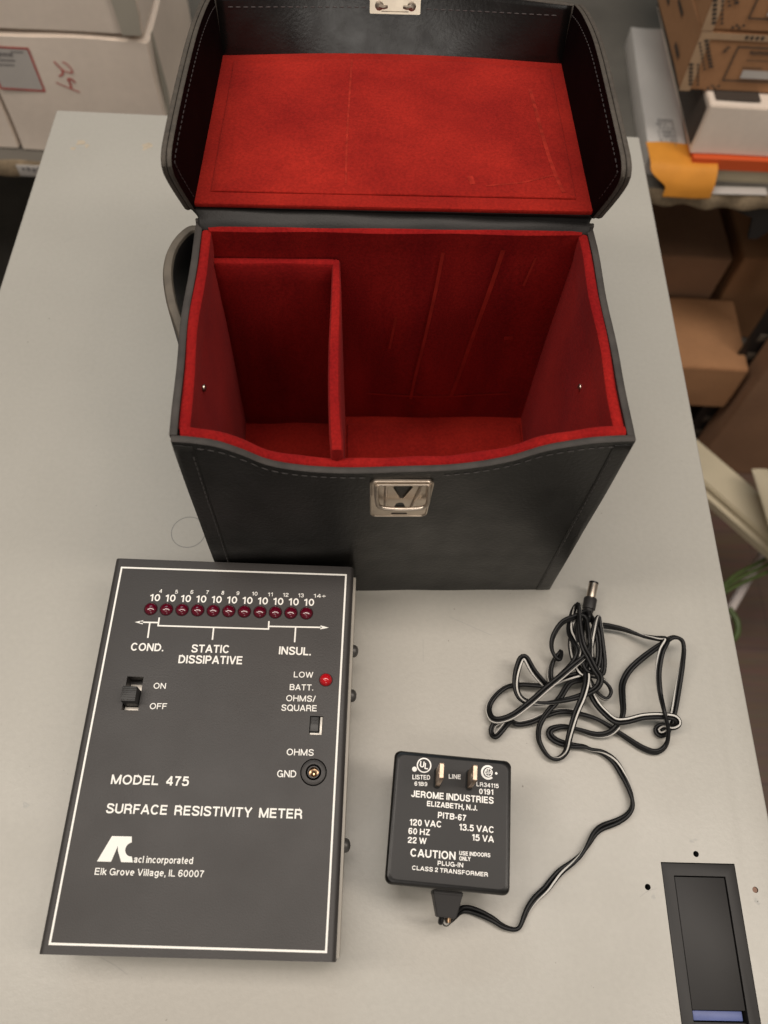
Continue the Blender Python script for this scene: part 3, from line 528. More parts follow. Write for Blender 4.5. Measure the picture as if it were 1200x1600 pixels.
# hinge leather
b = bmesh.new()
hp = catmull([(0, 97.2, 131.6), (0, 99.0, 133.4), (0, 101.5, 134.6), (0, 104.0, 135.6), (0, 107, 135.9)], .8)
def hA(u, v):
    k = v * (len(hp) - 1); i = min(int(k), len(hp) - 2); p = hp[i].lerp(hp[i + 1], k - i)
    w = 75.2 + 4.0 * v ** 1.5 + .5 * math.sin(v * 9); return ((-w + 2 * w * u) - .8 * v, p.y, p.z + .25 * math.sin(u * 23) * math.sin(v * 3))
slab(b, hA, lambda u, v: (hA(u, v)[0], hA(u, v)[1] + .4, hA(u, v)[2] - 2.2), 50, 12, (0, 0, 0)); finish('hinge_strip', b, 'leather_dull', case)

# ---- lid (own pose)
lid_m = Matrix.Translation((-1.2818, 102.5242, 139.6503)) @ Matrix.Rotation(-0.0247, 4, 'Z') @ Matrix.Rotation(-0.0128, 4, 'Y') @ Matrix.Rotation(-0.0782, 4, 'X')
def lidfin(name, bm, mats, parent=None, smooth=40):
    o = finish(name, bm, mats, parent, smooth=smooth); return o
side_pts = [(-1.5, -2.5), (-9.2, 9), (-15.2, 18.6), (-18.6, 25.5), (-18.2, 29.2), (-14, 31.2), (-7, 31.9), (5, 32.6), (25, 33.4), (45, 33.6), (62, 32.8), (78, 30.6), (92, 27.9), (104, 24.6)]
sp = [(p.x, p.y) for p in catmull([(a, q, 0) for a, q in side_pts], 1.5)]
lb = bmesh.new()
def sidewall(sg):
    # outline is swept as a slab between panel edge (v=0) and rim (v=1)
    rimc = sp; n = len(rimc)
    def base(t): return (-1.5 + 106 * t, -2.5)
    def f(xo):
        def g(u, v):
            k = u * (n - 1); i = min(int(k), n - 2); a = rimc[i]; c = rimc[i + 1]; fx = k - i
            r_ = (a[0] + (c[0] - a[0]) * fx, a[1] + (c[1] - a[1]) * fx); q = base(u ** 1.2)
            return (sg * (xo + .5 * v + .18 * math.sin(u * 8 + sg) * v), q[0] + (r_[0] - q[0]) * v, q[1] + (r_[1] - q[1]) * v)
        return g
    slab(lb, f(80.2), f(78.5), 60, 8, (0, 0, 2), .25); slab(lb, f(78.25), f(76.6), 60, 8, (0, 1, 2), .25)
sidewall(-1); sidewall(1)
def fwA(u, v): x = -76.8 + 153.6 * u; ln_ = .10 + .27 * math.sin(math.pi * u) ** 1.3; k = 27.5 * v; return (x, 105.0 + 3.4 * math.sin(math.pi * u) + ln_ * k, -2.5 + k * (1 - .06 * v))
def fwB(u, v): a = fwA(u, v); return (a[0], a[1] - 2.2, a[2])
slab(lb, fwA, fwB, 40, 12, (0, 3, 2), .4)
slab(lb, lambda u, v: (-78.5 + 157 * u, 1.5 + 107 * v + 3.6 * math.sin(math.pi * u) * v, -5.0), lambda u, v: (-78.5 + 157 * u, 1.5 + 107 * v + 3.6 * math.sin(math.pi * u) * v, -2.5), 24, 10, (0, 0, 0), .3)
lid = finish('lid', lb, ['leather', 'oxblood', 'lid_rim', 'gloss'], case)
lid.matrix_local = Matrix.Translation((-0.0012818, 0.1025242, 0.1396503)) @ Matrix.Rotation(-0.0247, 4, 'Z') @ Matrix.Rotation(-0.0128, 4, 'Y') @ Matrix.Rotation(-0.0782, 4, 'X')
b = bmesh.new()
def far_y(x): return 102.6 + 5.0 * math.cos(x / 77 * math.pi / 2) ** 1.2 if abs(x) < 77 else 102.6
def lp(inset, z, amp):
    def f(u, v):
        x = -77.0 + inset + (154.0 - 2 * inset) * u; y = inset + (far_y(x) - 2 * inset) * v
        return (x, y, z + amp * (wob(x * 1.7, y * 2.1) * .5 + .4 * math.sin(x * .05)))
    return f
slab(b, lp(0, 0.0, 0), lp(0, -2.3, 0), 60, 40, (0, 0, 0), .5)
slab(b, lp(6.2, .75, .25), lp(6.0, .02, 0), 60, 40, (0, 0, 0), .4)
finish('lid_lining', b, 'suede', lid)
b = bmesh.new()
def onpad(x, y): return (x, y, .75 + .25 * (wob(x * 1.7, y * 2.1) * .5 + .4 * math.sin(x * .05)) + .12)
b.free()
for pts, w in [([(-18.5, 100), (-19, 70), (-19.3, 40), (-19, 12)], .9), ([(60, 80), (62.5, 40), (64.5, 20), (66.5, 9)], 1.6), ([(30, 18), (31, 13)], 2.2), ([(36, 12), (52, 15), (64, 20)], .8)]:
    b = bmesh.new(); strip(b, [(p.x, p.y) for p in catmull([(a, q, 0) for a, q in pts], 2)], w, 0, place=onpad)
    finish('rub_mark', b, 'wear', lid, smooth=0)
# stitches inside the lid rim
for sg in (-1, 1):
    b = bmesh.new(); n = len(sp)
    for i in range(2, n - 2, 2):
        (a, z), (c, z2) = sp[i], sp[i + 1]
        def ins(k):
            d = Vector((sp[k + 1][0] - sp[k - 1][0], sp[k + 1][1] - sp[k - 1][1])).normalized(); return (sp[k][0] + d.y * 4.0, sp[k][1] - d.x * 4.0)
        p = ins(i); q = ins(i + 1); p2 = (p[0] + (q[0] - p[0]) * 1.25, p[1] + (q[1] - p[1]) * 1.25)
        xo = lambda w_, k: sg * (76.5 + .40 + .18 * math.sin(k / (n - 1) * 8 + sg))
        stitch(b, (xo(0, i), *p), (xo(0, i + 1), *p2), .2)
    finish('rim_stitching', b, 'thread_light', lid)
b = bmesh.new(); x = -72
while x < 72:
    if 'far_row' not in globals() and x > 0: finish('far_stitching', b, 'thread_light', lid); b = bmesh.new(); far_row = 1
    if abs(x - .5) > 13.5:
        def fp(xx): u = (xx + 77.2) / 154.4; q = fwB(u, .84 - .11 * math.sin(math.pi * u)); return (xx, q[1] - .12, q[2])
        stitch(b, fp(x), fp(x + 2.0), .25)
    x += 3.2
finish('far_stitching', b, 'thread_light', lid)
# catch plate on the far wall of the lid
c0 = Vector(fwB(.503, .645)); c1_ = Vector(fwB(.503, .95)); upv = (c1_ - c0).normalized(); nv = Vector((0, -upv.z, upv.y)).normalized(); upv = Vector((1, 0, 0)).cross(nv); upv = upv if upv.z > 0 else -upv
def cpl(a, h_, d): return tuple(c0 + Vector((a, 0, 0)) + upv * h_ + nv * (d + .5))
b = bmesh.new(); prism(b, rrect(-11.2, 11.2, 0, 9.5, .5, 2), cpl, -.6, .5); cp = finish('catch_plate', b, 'plate_metal', lid, smooth=30)
RT = Matrix((Vector((1, 0, 0)), upv, nv)).transposed().to_4x4()
for xx, s2 in ((-7.0, 1), (7.3, -1)):
    b = bmesh.new(); lathe(b, [(1.9, 0), (1.9, .25), (1.4, .5), (0, .55)], 18, Matrix.Translation(cpl(xx, 3.1, .5)) @ RT)
    tube(b, [cpl(xx, 3.1, .9), cpl(xx + s2 * 2.2, 2.5, 1.1), cpl(xx + s2 * 3.6, 2.8, .8)], lambda t: 1.0 - .35 * t, 8); finish('catch_hook', b, 'dark_metal', cp)
b = bmesh.new(); tube(b, [cpl(-6, 1.0, .5), cpl(6, 1.0, .5)], .16, 6); finish('plate_groove', b, 'dark_metal', cp)

# ================================================================== SURFACE METER
MX, MY, MR = -59.478, 64.0245, 0.046771
meter = thing('resistivity_meter', 'black resistivity meter box with white lettering and a row of dark red lamps', 'meter', (MX, MY, 0), MR)
b = bmesh.new()
r = 2.2; sec = [(-51.8, 9)] + [(51.8, 9)] + [(51.8 - r + r * math.cos(a), 36 - r + r * math.sin(a)) for a in [math.radians(q) for q in range(0, 91, 15)]] + [(-51.8 + r - r * math.cos(a), 36 - r + r * math.sin(a)) for a in [math.radians(q) for q in range(90, -1, -15)]]
prism(b, sec, lambda x, z, d: (x, d, z), -75.5, 75.5)
cover = finish('cover', b, 'face', meter, smooth=30)
def c1(bb): box(bb, -37.75, -31.15, 10.0, 23.6, 29, 40)
def c2(bb): box(bb, 37.15, 42.35, 2.7, 10.15, 31.5, 40)
def c3(bb): lathe(bb, [(0, 28), (5.15, 28), (5.15, 40), (0, 40)], 32, Matrix.Translation((39.88, -11.55, 0)))
cs = [cutter(c1), cutter(c2), cutter(c3)]
for c in cs: c.parent = meter
bool_cut(cover, cs)
b = bmesh.new(); box(b, -52.6, 52.9, -74.6, 74.6, .4, 27, bev=.4); finish('base_tray', b, 'tray', meter)
for y in (42.6, 23.0, -36.0):
    b = bmesh.new(); lathe(b, [(2.7, 0), (2.65, .9), (2.1, 1.8), (1.0, 2.3), (0, 2.4)], 20, Matrix.Translation((52.9, y, 20)) @ Matrix.Rotation(math.pi / 2, 4, 'Y')); finish('screw', b, 'screw', meter)
# lettering and lines
b = bmesh.new(); Z = 36.06
for t_ in METER_TEXT: text(b, *t_, Z, wt=.18 if t_[5] > 3 else .155)
strip(b, [(-48.3, 71.2), (48.6, 71.6), (48.25, -72.4), (-48.3, -72.2)], .75, Z, closed=True)
lw = .62
strip(b, [(-36.5, 46.75), (-28.9, 46.85)], lw, Z); flat(b, [(-38.6, 46.72), (-35.2, 47.6), (-35.2, 45.85)], Z)
strip(b, [(-28.75, 49.1), (-28.7, 45.5), (17.3, 45.75), (17.2, 49.25)], lw, Z + .01)
strip(b, [(17.5, 46.95), (39.5, 47.3)], lw, Z); flat(b, [(42.5, 47.32), (39.0, 48.15), (39.0, 46.45)], Z)
for (p, q) in (((-32.3, 46.7), (-32.1, 40.0)), ((-5.55, 45.5), (-5.45, 40.2)), ((28.6, 47.05), (28.65, 40.4))): strip(b, [p, q], lw, Z + .02)
# maker's emblem: a slanted wedge block with an A shaped slit and a bite in its right side
bite = arc(-25.0, -41.0, 2.4, 92, 268, 14)
flat(b, [(-33.06, -36.65), (-25.75, -36.6), (-25.45, -38.6)] + bite + [(-24.6, -43.4), (-23.95, -45.36), (-28.15, -45.38), (-30.0, -41.6), (-30.35, -39.9), (-30.7, -41.4), (-31.85, -45.38), (-36.95, -45.4)], Z)
finish('printed_lettering', b, 'print', meter, smooth=0, recalc=False)
for i in range(11):
    x = -32.86 + 65.52 * i / 10; y = 52.77 + .59 * i / 10
    b = bmesh.new(); lathe(b, [(2.9, 35.9), (2.9, 36.07), (2.68, 36.08), (2.62, 36.3), (2.4, 36.9), (1.85, 37.45), (1.0, 37.8), (0, 37.9)], 28, Matrix.Translation((x, y, 0)), mis=[0, 0, 1, 1, 1, 1, 1]); finish('indicator_lamp', b, ['dark_void', 'led'], meter)
b = bmesh.new(); lathe(b, [(2.8, 35.9), (2.8, 36.07), (2.6, 36.1), (2.55, 36.5), (2.35, 37.4), (1.85, 38.2), (1.0, 38.75), (0, 38.9)], 28, Matrix.Translation((42.55, 24.9, 0)), mis=[0, 0, 1, 1, 1, 1, 1])
o = finish('indicator_lamp', b, ['dark_void', 'led_bright'], meter); o['label'] = 'bright red low battery lamp'
# power slide switch
b = bmesh.new(); box(b, -37.5, -31.4, 10.2, 12.0, 29.3, 33.2, bev=.3); box(b, -37.5, -31.4, 19.0, 22.0, 29.2, 29.6, bev=.1)
ps = finish('power_switch', b, 'plate', meter)
b = bmesh.new(); box(b, -37.35, -31.5, 12.2, 18.2, 29.5, 41.6, bev=.35)
for k in range(6): box(b, -37.2, -31.65, 12.75 + k * .9, 13.15 + k * .9, 41.5, 41.95, bev=.1)
finish('switch_knob', b, 'knob', ps)
b = bmesh.new(); box(b, 41.2, 42.2, 2.85, 10.0, 31.8, 35.4, bev=.2); box(b, 37.3, 41.2, 2.85, 3.7, 31.8, 35.3, bev=.2)
ss = finish('selector_switch', b, 'plate', meter)
b = bmesh.new(); box(b, 37.35, 40.7, 4.1, 10.0, 31.8, 35.6, bev=.3)
for k in range(4): box(b, 37.6, 40.5, 7.0 + k * .7, 7.35 + k * .7, 35.5, 35.85, bev=.08)
finish('switch_knob', b, 'knob', ss)
jt = Matrix.Translation((39.88, -11.55, 0))
b = bmesh.new(); lathe(b, [(4.75, 29), (4.75, 36.25), (4.55, 36.4), (3.05, 36.4), (2.95, 36.2), (2.95, 30)], 36, jt); jk = finish('jack_socket', b, 'face', meter)
b = bmesh.new(); lathe(b, [(2.45, 29), (2.45, 36.1), (2.3, 36.3), (1.95, 36.3), (1.85, 36.0), (1.85, 30)], 32, jt); finish('jack_collar', b, 'black_plastic', jk)
b = bmesh.new(); lathe(b, [(1.8, 33.0), (1.0, 32.8), (.35, 32.2), (0, 32.2)], 24, jt); finish('jack_contact', b, 'brass', jk)
b = bmesh.new(); lathe(b, [(5.14, 29.2), (0, 29.2)], 24, jt); finish('jack_well', b, 'dark_void', jk)

# ================================================================== POWER ADAPTER
AX, AY, AR = 34.5753, 41.0250, -0.0152414
ad = thing('power_adapter', 'black plug-in transformer lying prongs up with its two-wire cord in a tangle', 'adapter', (AX, AY, 0), AR)
b = bmesh.new(); rr_ = rrect(-23.1, 23.1, -24.15, 24.15, 2.6, 6)
def ring_(bm, inset, z):
    out = []
    for x, y in rr_:
        l = math.hypot(x, y); nx = (x - inset * (1 if x > 0 else -1)); ny = (y - inset * (1 if y > 0 else -1)); out.append(bm.verts.new((nx, ny, z)))
    return out
rings = [ring_(b, i_, z) for i_, z in ((3.4, .3), (3.0, .8), (2.7, 3), (1.6, 17.6), (2.0, 17.9), (2.0, 18.4), (1.5, 18.6), (.1, 33.0), (0, 34.0), (.25, 35.0), (.75, 35.7), (1.4, 35.95), (1.9, 36.0))]
for a, c in zip(rings, rings[1:]):
    for k in range(len(a)): b.faces.new([a[k], a[(k + 1) % len(a)], c[(k + 1) % len(a)], c[k]])
b.faces.new(rings[0]); tf_ = b.faces.new(rings[-1]); tf_.material_index = 1
abody = finish('adapter_body', b, ['black_plastic', 'satin_plastic'], ad, smooth=25)
b = bmesh.new()
for t_ in ADAPTER_TEXT:
    if t_[0] != 'UL': text(b, *t_, 36.06, wt=.19)
text(b, 'U', -13.0, 18.3, -11.35, 18.2, 2.3, 36.06, wt=.19); text(b, 'L', -11.1, 17.75, -9.75, 17.7, 2.3, 36.06, wt=.19)
strip(b, arc(-11.34, 19.1, 2.62, 0, 351, 40), .5, 36.06, closed=True); disc(b, -14.95, 17.3, .95, 36.06)
strip(b, arc(13.7, 18.75, 2.35, 45, 315, 34), .8, 36.06); strip(b, arc(13.9, 18.75, 1.45, 0, 351, 30), .4, 36.07, closed=True); strip(b, [(13.85, 20.3), (13.85, 17.2)], .22, 36.09)
text(b, 'S', 12.75, 18.1, 13.6, 18.1, 1.4, 36.08, wt=.16); text(b, 'A', 14.1, 18.1, 15.1, 18.1, 1.4, 36.08, wt=.16); disc(b, 16.95, 18.7, .5, 36.06, 14)
M['foil'] = mat('white_hot_stamp', (0.86, .84, .80), .4); finish('printed_lettering', b, 'foil', ad, smooth=0, recalc=False)
for x, y in ((-5.85, 14.7), (6.55, 15.1)):
    b = bmesh.new()
    prism(b, [(-3.1, 34), (3.1, 34), (3.1, 51.3), (2.5, 52.6), (-2.5, 52.6), (-3.1, 51.3)], lambda a, z, d: (x + d, y + a, z), -.72, .72); pr = finish('prong', b, 'blade', ad, smooth=30); pc = cutter(lambda bb: lathe(bb, [(0, -3), (1.55, -3), (1.55, 3), (0, 3)], 20, Matrix.Translation((x, y, 48.6)) @ Matrix.Rotation(math.pi / 2, 4, 'Y'))); pc.parent = ad; bool_cut(pr, [pc])
    b = bmesh.new(); prism(b, rrect(-3.9, 3.9, -1.35, 1.35, 1.2), lambda a, c, d: (x + c - .1, y + a, d), 35.5, 36.08); finish('prong_recess', b, 'dark_void', ad, smooth=0)
b = bmesh.new()
def srl(t, w, z0, z1, y): return [(-w + 1.0, y, z0), (w + 1.0, y, z0), (w + 1.0, y, z1), (-w + 1.0, y, z1)]
secs = [srl(0, 5.7, 20, 28.6, -23.9), srl(0, 5.7, 20, 28.6, -25.0), srl(0, 5.5, 20.4, 29.4, -25.2), srl(0, 3.6, 21.2, 27.6, -33.0)]
vs = [[b.verts.new(c) for c in s_] for s_ in secs]
for a, c in zip(vs, vs[1:]):
    for k in range(4): b.faces.new([a[k], a[(k + 1) % 4], c[(k + 1) % 4], c[k]])
b.faces.new(vs[0]); b.faces.new(vs[-1]); bmesh.ops.bevel(b, geom=list(b.edges), offset=.35, segments=2, affect='EDGES')
finish('strain_relief', b, 'satin_plastic', ad, smooth=30)
b = bmesh.new(); tube(b, [(2.2, -32.6, 24), (2.2, -34.4, 23.6)], .85, 10); finish('wire_end', b, 'brass', ad)
b = bmesh.new(); tube(b, [(-.4, -32.6, 24.5), (-.6, -34.0, 23.8), (-.6, -34.6, 22.5)], 1.1, 10); finish('wire_end', b, 'black_plastic', ad)
# two-wire cord
def build_cord():
    pts = [(1.0, -32.0, 24.0), (1.2, -33.6, 20.0)] + CORD
    c = catmull(pts, .8); n = len(c)
    for _ in range(2): c = [c[0]] + [(c[i - 1] + c[i] * 2 + c[i + 1]) / 4 for i in range(1, n - 1)] + [c[-1]]
    b = bmesh.new(); R0 = .84; k = 14; rings = [[], []]; s = 0
    tw_keys = []
    for i, p in enumerate(c):
        d = (c[min(i + 1, n - 1)] - c[max(i - 1, 0)]).normalized(); s += (c[i] - c[i - 1]).length if i else 0
        side = d.cross(Vector((0, 0, 1))); side = side.normalized() if side.length > .05 else Vector((1, 0, 0)); up = side.cross(d)
        if s < 205: ang = s * .09195 + .4 * math.sin(s * .05)
        else: ang = 1.7 * math.sin(s * .019) + 1.0 * math.sin(s * .043 + 1)
        sd = side * math.cos(ang) + up * math.sin(ang); nu = sd.cross(d)
        if nu.dot(up * math.cos(ang) + side * -math.sin(ang)) < 0: nu = -nu
        lift = abs(math.sin(ang)) * .75
        for q, sg in enumerate((-1, 1)):
            ctr = p + sd * sg * R0 * .93 + Vector((0, 0, max(0, lift - max(0, p.z - 2.2))))
            rings[q].append([b.verts.new(ctr + sd * R0 * math.cos(2 * math.pi * j / k) + nu * R0 * math.sin(2 * math.pi * j / k)) for j in range(k)])
    for q in (0, 1):
        for a, e in zip(rings[q], rings[q][1:]):
            for j in range(k):
                f = b.faces.new([a[j], a[(j + 1) % k], e[(j + 1) % k], e[j]]); f.material_index = 1 if (q == 1 and j in (2, 3)) else 0
        b.faces.new(rings[q][0]); b.faces.new(rings[q][-1])
    return finish('cord', b, ['cordm', 'stripe'], ad, smooth=60)
cord = build_cord()
b = bmesh.new()
p0, p1, p2, p3 = Vector((62.9, 99.6, 6.4)), Vector((63.4, 102.6, 6.8)), Vector((64.3, 108.2, 7.6)), Vector((65.8, 115.8, 8.6))
tube(b, [p0, p0.lerp(p1, .6), p1, p1.lerp(p2, .05), p1.lerp(p2, .9), p2], lambda t: [1.9, 2.2, 2.5, 3.0, 3.1, 2.8][min(5, int(t * 5 + .5))], 20)
pl = finish('plug', b, 'satin_plastic', ad)
b = bmesh.new(); tube(b, [p2.lerp(p3, -.1), p3.lerp(p2, .06), p3], lambda t: 2.15 if t < .9 else 2.0, 24); finish('plug_barrel', b, 'nickel', pl)
b = bmesh.new(); dd = (p3 - p2).normalized(); tube(b, [p3 - dd * .6, p3 + dd * .2, p3 + dd * .35], lambda t: 2.22 if t < .8 else 1.9, 24); finish('plug_tip_ring', b, 'black_plastic', pl)

# ================================================================== SHELVING BEHIND
def bt(name, label, cat, X=0, Y=0, Z=0, group=None): return thing(name, label, cat, tw(X, Y, Z), TY, group)
rack = bt('shelving_unit', 'shelving rack with worn particle board shelves behind the cabinet', 'shelf')
def shelf_board(z0, z1, y0, x0=-900, x1=1000, m='particle'):
    b = bmesh.new()
    def yy(x): return y0 + 1.5 * math.sin(x * .045) + 2.2 * math.sin(x * .13 + 1) * (1 if x > 300 else .25)
    n = 240
    slab(b, lambda u, v: (x0 + (x1 - x0) * u, yy(x0 + (x1 - x0) * u) * (1 - v) + 1300 * v, z1), lambda u, v: (x0 + (x1 - x0) * u, (yy(x0 + (x1 - x0) * u) + 1.2 * math.sin(u * 300)) * (1 - v) + 1300 * v, z0), n, 3, (1, 0, 0), .12)
    return finish('shelf_board', b, [m, 'grey_board'], rack)
sb1 = shelf_board(-264, -243, 724); sb2 = shelf_board(-612, -592, 724)
b = bmesh.new(); box(b, -386, -290, 722.0, 723.0, -261, -247, bev=.1); lbl = finish('shelf_label', b, 'paper', rack)
b = bmesh.new()
for k in range(14): box(b, -381 + k * 5.4, -377.6 + k * 5.4, 721.6, 722.05, -252.5 - (k % 3), -250 + (k % 2))
finish('label_print', b, 'ink_grey', lbl, smooth=0)
for X in (505,):
    b = bmesh.new(); box(b, X, X + 36, 716, 719, -752, 1500, bev=.3); box(b, X + 33, X + 36, 719.2, 752, -752, 1500, bev=.3)
    post = finish('upright_post', b, 'rack', rack)
    b = bmesh.new()
    for k in range(60): box(b, X + 12, X + 24, 715.3, 715.95, -740 + k * 38, -726 + k * 38, bev=.2)
    M['hole_tone'] = mat('post_hole', (0.10, .08, .06), .6); finish('post_holes', b, 'hole_tone', post)['kind'] = 'stuff'  # plain brown pieces mark the holes
b = bmesh.new(); prism(b, [(395, -266), (470, -266), (470, -278), (446, -310), (436, -310), (428, -280)], lambda x, z, d: (x, d, z), 728, 734); finish('shelf_bracket', b, 'rack', rack, smooth=0)

GRP = {'storage_box': 'white boxes on the left of the shelf', 'printed_carton': 'brown printed cartons stacked on the shelf', 'cardboard_box': 'brown boxes under the shelf'}
def carton(name, label, x0, x1, y0, y1, z0, z1, m='brown', cat='box', group=None, bev=1.6, rz=0, flap=True):
    o = bt(name, label, cat, (x0 + x1) / 2, y0, z0, GRP.get(name)); o.rotation_euler[2] += rz
    w = (x1 - x0) / 2; d = y1 - y0; hh = z1 - z0
    b = bmesh.new()
    def bx(fn_off): pass
    t = bmesh.new(); bmesh.ops.create_cube(t, size=1); bmesh.ops.scale(t, vec=(2 * w, d, hh), verts=t.verts); bmesh.ops.translate(t, vec=(0, d / 2, hh / 2), verts=t.verts)
    bmesh.ops.bevel(t, geom=list(t.edges), offset=bev, segments=2, affect='EDGES'); bmesh.ops.subdivide_edges(t, edges=[e for e in t.edges if e.calc_length() > 30], cuts=6, use_grid_fill=True)
    for v in t.verts:
        x, y, z = v.co; v.co += Vector((.8 * math.sin(z * .05 + y * .03), -1.0 * math.sin(math.pi * (x + w) / (2 * w)) * math.sin(math.pi * z / hh) + .4 * math.sin(x * .06), .9 * math.sin(x * .04 + 1) * (z / hh)))
    merge(b, t); finish('box_body', b, m, o)
    return o
# --- left white boxes on the shelf
wb = carton('storage_box', 'white cardboard box marked with red handwriting and a red framed label', -381, -219, 740, 925, -242.5, -114, 'white_card')
pw = lambda x, z: (x + 300, -1.1, z + 242.5)
pw = lambda x, z: (x - (-300), -1.6, z + 242.5)
b = bmesh.new(); flat(b, [(-376, -126), (-335, -126), (-333.5, -170), (-376, -169)], place=lambda x, z: (x + 300, -1.35, z + 242.5)); lb_ = finish('address_label', b, 'paper', wb, smooth=0)
b = bmesh.new(); strip(b, [(-379, -126.3), (-334.8, -126.6), (-333.3, -170.0), (-376.2, -169.2), (-376.0, -150)], 1.7, 0, place=pw); finish('label_frame', b, 'red_ink', lb_, smooth=0)
b = bmesh.new()
for k in range(26):
    row = k // 9; x = -374 + (k % 9) * 2.6; z = -135.5 - row * 4.8
    hgt = 3.6 if row == 0 else 1.8
    flat(b, [(x, z), (x + random.uniform(1.2, 2.3), z), (x + 1.9, z + hgt), (x + .2, z + hgt)], place=pw)
for k in range(4): flat(b, [(-352 + k * 3, -131.5), (-350 + k * 3, -131.5), (-350 + k * 3, -129.8), (-352 + k * 3, -129.8)], place=pw)
finish('label_print', b, 'ink_grey', lb_, smooth=0)
b = bmesh.new()
for pts, w in (([(-314, -138.4), (-311.1, -142.7), (-308.9, -146.7), (-309.6, -151), (-314, -153.4)], 1.5), ([(-306, -138.4), (-302.1, -140.6), (-299.4, -145.8), (-299.6, -149.1), (-303.8, -148.9), (-308.8, -146.3)], 1.1), ([(-300, -159.6), (-302.2, -156.3), (-306, -156.1), (-305.1, -160.7), (-305.5, -165.4)], 1.7), ([(-319, -160.1), (-312.2, -163.6), (-305.3, -166.6), (-298.3, -169.7)], 1.0)):
    strip(b, [(p.x, p.y) for p in catmull([(a, z, 0) for a, z in pts], 1)], w, 0, place=pw)
finish('red_handwriting', b, 'red_ink', wb, smooth=0)
b = bmesh.new(); prism(b, [(-6, 0), (6, 0), (14, 62), (4, 128), (0, 128)], lambda y, z, d: (81.6 + d, 12 + y, z), 0, 1.0); finish('corner_flap', b, 'grey_card', wb, smooth=0)
wb2 = carton('storage_box', 'plain white cardboard box stacked on the red marked box', -420, -222, 741, 930, -110.5, 20, 'white_card')
b = bmesh.new(); prism(b, [(-241 + 321, 2), (-223.5 + 321, 2), (-221.5 + 321, 20), (-222 + 321, 128), (-250 + 321, 128)], lambda x, z, d: (x, -2.4 - d, z), 0, 1.1); finish('corner_flap', b, 'grey_card', wb2, smooth=0)
carton('storage_box', 'white cardboard box at the left picture edge, beside the red marked box', -560, -384.5, 742, 915, -242.5, -118, 'white_card')

# --- right hand stack
lp_ = carton('flat_carton', 'flat white box with dark printed lid under the brown cartons', 331, 560, 740, 1000, -208.5, -153, 'white_card', bev=1.0)
b = bmesh.new(); flat(b, [(-108, 8), (-62, 8), (-62, 70), (-108, 70)], place=lambda x, y: (x, y, 56.8)); flat(b, [(-28, 10), (110, 10), (110, 70), (-28, 70)], place=lambda x, y: (x, y, 56.7))
finish('lid_print', b, 'ink', lp_, smooth=0)
b = bmesh.new(); strip(b, [(p.x, p.y) for p in catmull([(-42, 12, 0), (-38, 20, 0), (-46, 26, 0), (-40, 30, 0), (-44, 40, 0)], 2)], 2, 56.9); finish('lid_lettering', b, 'teal', lp_, smooth=0)
b = bmesh.new(); box(b, -115.8, -115.2, 6, 255, 6, 50); finish('side_print', b, 'ink', lp_, smooth=0)
def brown_carton(label, z0, z1, x0=294, shift=0):
    c = carton('printed_carton', label, x0, x0 + 280, 762, 1030, z0, z1, 'brown')
    P = lambda x, z: (x - 140, -1.7, z)
    h_ = z1 - z0; b = bmesh.new()
    flat(b, [(0.5, h_ - 7), (280, h_ - 7), (280, h_ - .6), (.5, h_ - .6)], place=lambda x, z: (x - 140, -1.55, z)); flat(b, [(0, 0), (11, 0), (11, h_), (0, h_)], place=lambda x, z: (x - 140, -1.5, z))
    tp = finish('paper_tape', b, 'tape', c, smooth=0)
    b = bmesh.new(); strip(b, [(40.5, h_ - 13), (180, h_ - 13), (180, h_ - 47), (39.5, h_ - 47)], 1.5, 0, closed=True, place=P)
    rnd = random.Random(int(z0))
    def bar(x, z, w, hh): flat(b, [(x, z), (x + w, z), (x + w, z + hh), (x, z + hh)], place=P)
    for k in range(9): bar(54 + k * 2.4, h_ - 20 + rnd.uniform(-.4, .4), 1.6, 3.6)
    for k in range(12): bar(54 + k * 2.1, h_ - 26.5, 1.1, 1.6)
    for k in range(10): bar(53 + k * 2.0, h_ - 34.0, 1.5, 1.3)
    for k in range(8):  # diagonal bold strap print, two rows
        t = k / 7; x = 1.5 + 14.5 * t; z = h_ - 11 - 25 * t
        bar(x + 4.2, z + 1, 4.2, 2.7)
        bar(x - .2, z - 1.5, 2.2, 2.3)
    for k in range(6): bar(-.0 + k * 1.4, h_ - 34 - k * 4, 4.2, 2.8); bar(8 + k * 1.5, h_ - 34 - k * 4, 2.2, 2.6)
    for k in range(3): bar(27 + k * 1.1, h_ - 22 + k * 2.2 + 3, 4.0, 1.5)
    for k in range(4): bar(27 + k * 3.2, 3 + (k % 2) * 2.2, 2.4, 2.4)
    for k in range(4): bar(43 + k * 5, h_ - 5.5, 3.2, 3.6)
    finish('carton_print', b, 'ink', c, smooth=0)
    b = bmesh.new(); flat(b, [(55, h_ - 44), (110, h_ - 44), (110, h_ - 35.5), (55, h_ - 35.5)], place=lambda x, z: (x - 140, -1.8, z)); finish('white_label', b, 'paper', c, smooth=0)
    for (yy, zz, ww, hh) in ((30, h_ * .2, 22, 5), (60, h_ * .6, 26, 5), (110, h_ * .3, 24, 5), (140, h_ * .7, 20, 6), (190, h_ * .3, 24, 6)):
        b = bmesh.new(); flat(b, [(yy, zz), (yy + ww, zz), (yy + ww, zz + hh), (yy, zz + hh)], place=lambda y, z: (-141.2, y, z))
        finish('side_print', b, 'ink', c, smooth=0)
    return c
brown_carton('brown carton with printed panel, lower of the two in the right stack', -152.2, -92.2, 302)
brown_carton('brown carton with printed panel, on top of the right stack', -91.4, -31, 301)
bk = bt('thick_book', 'thick cream paged book under the orange folder', 'book', 334, 736, -242.5)
b = bmesh.new(); box(b, 0, 230, 2, 230, 2, 18, bev=.5); finish('page_block', b, 'cream', bk)
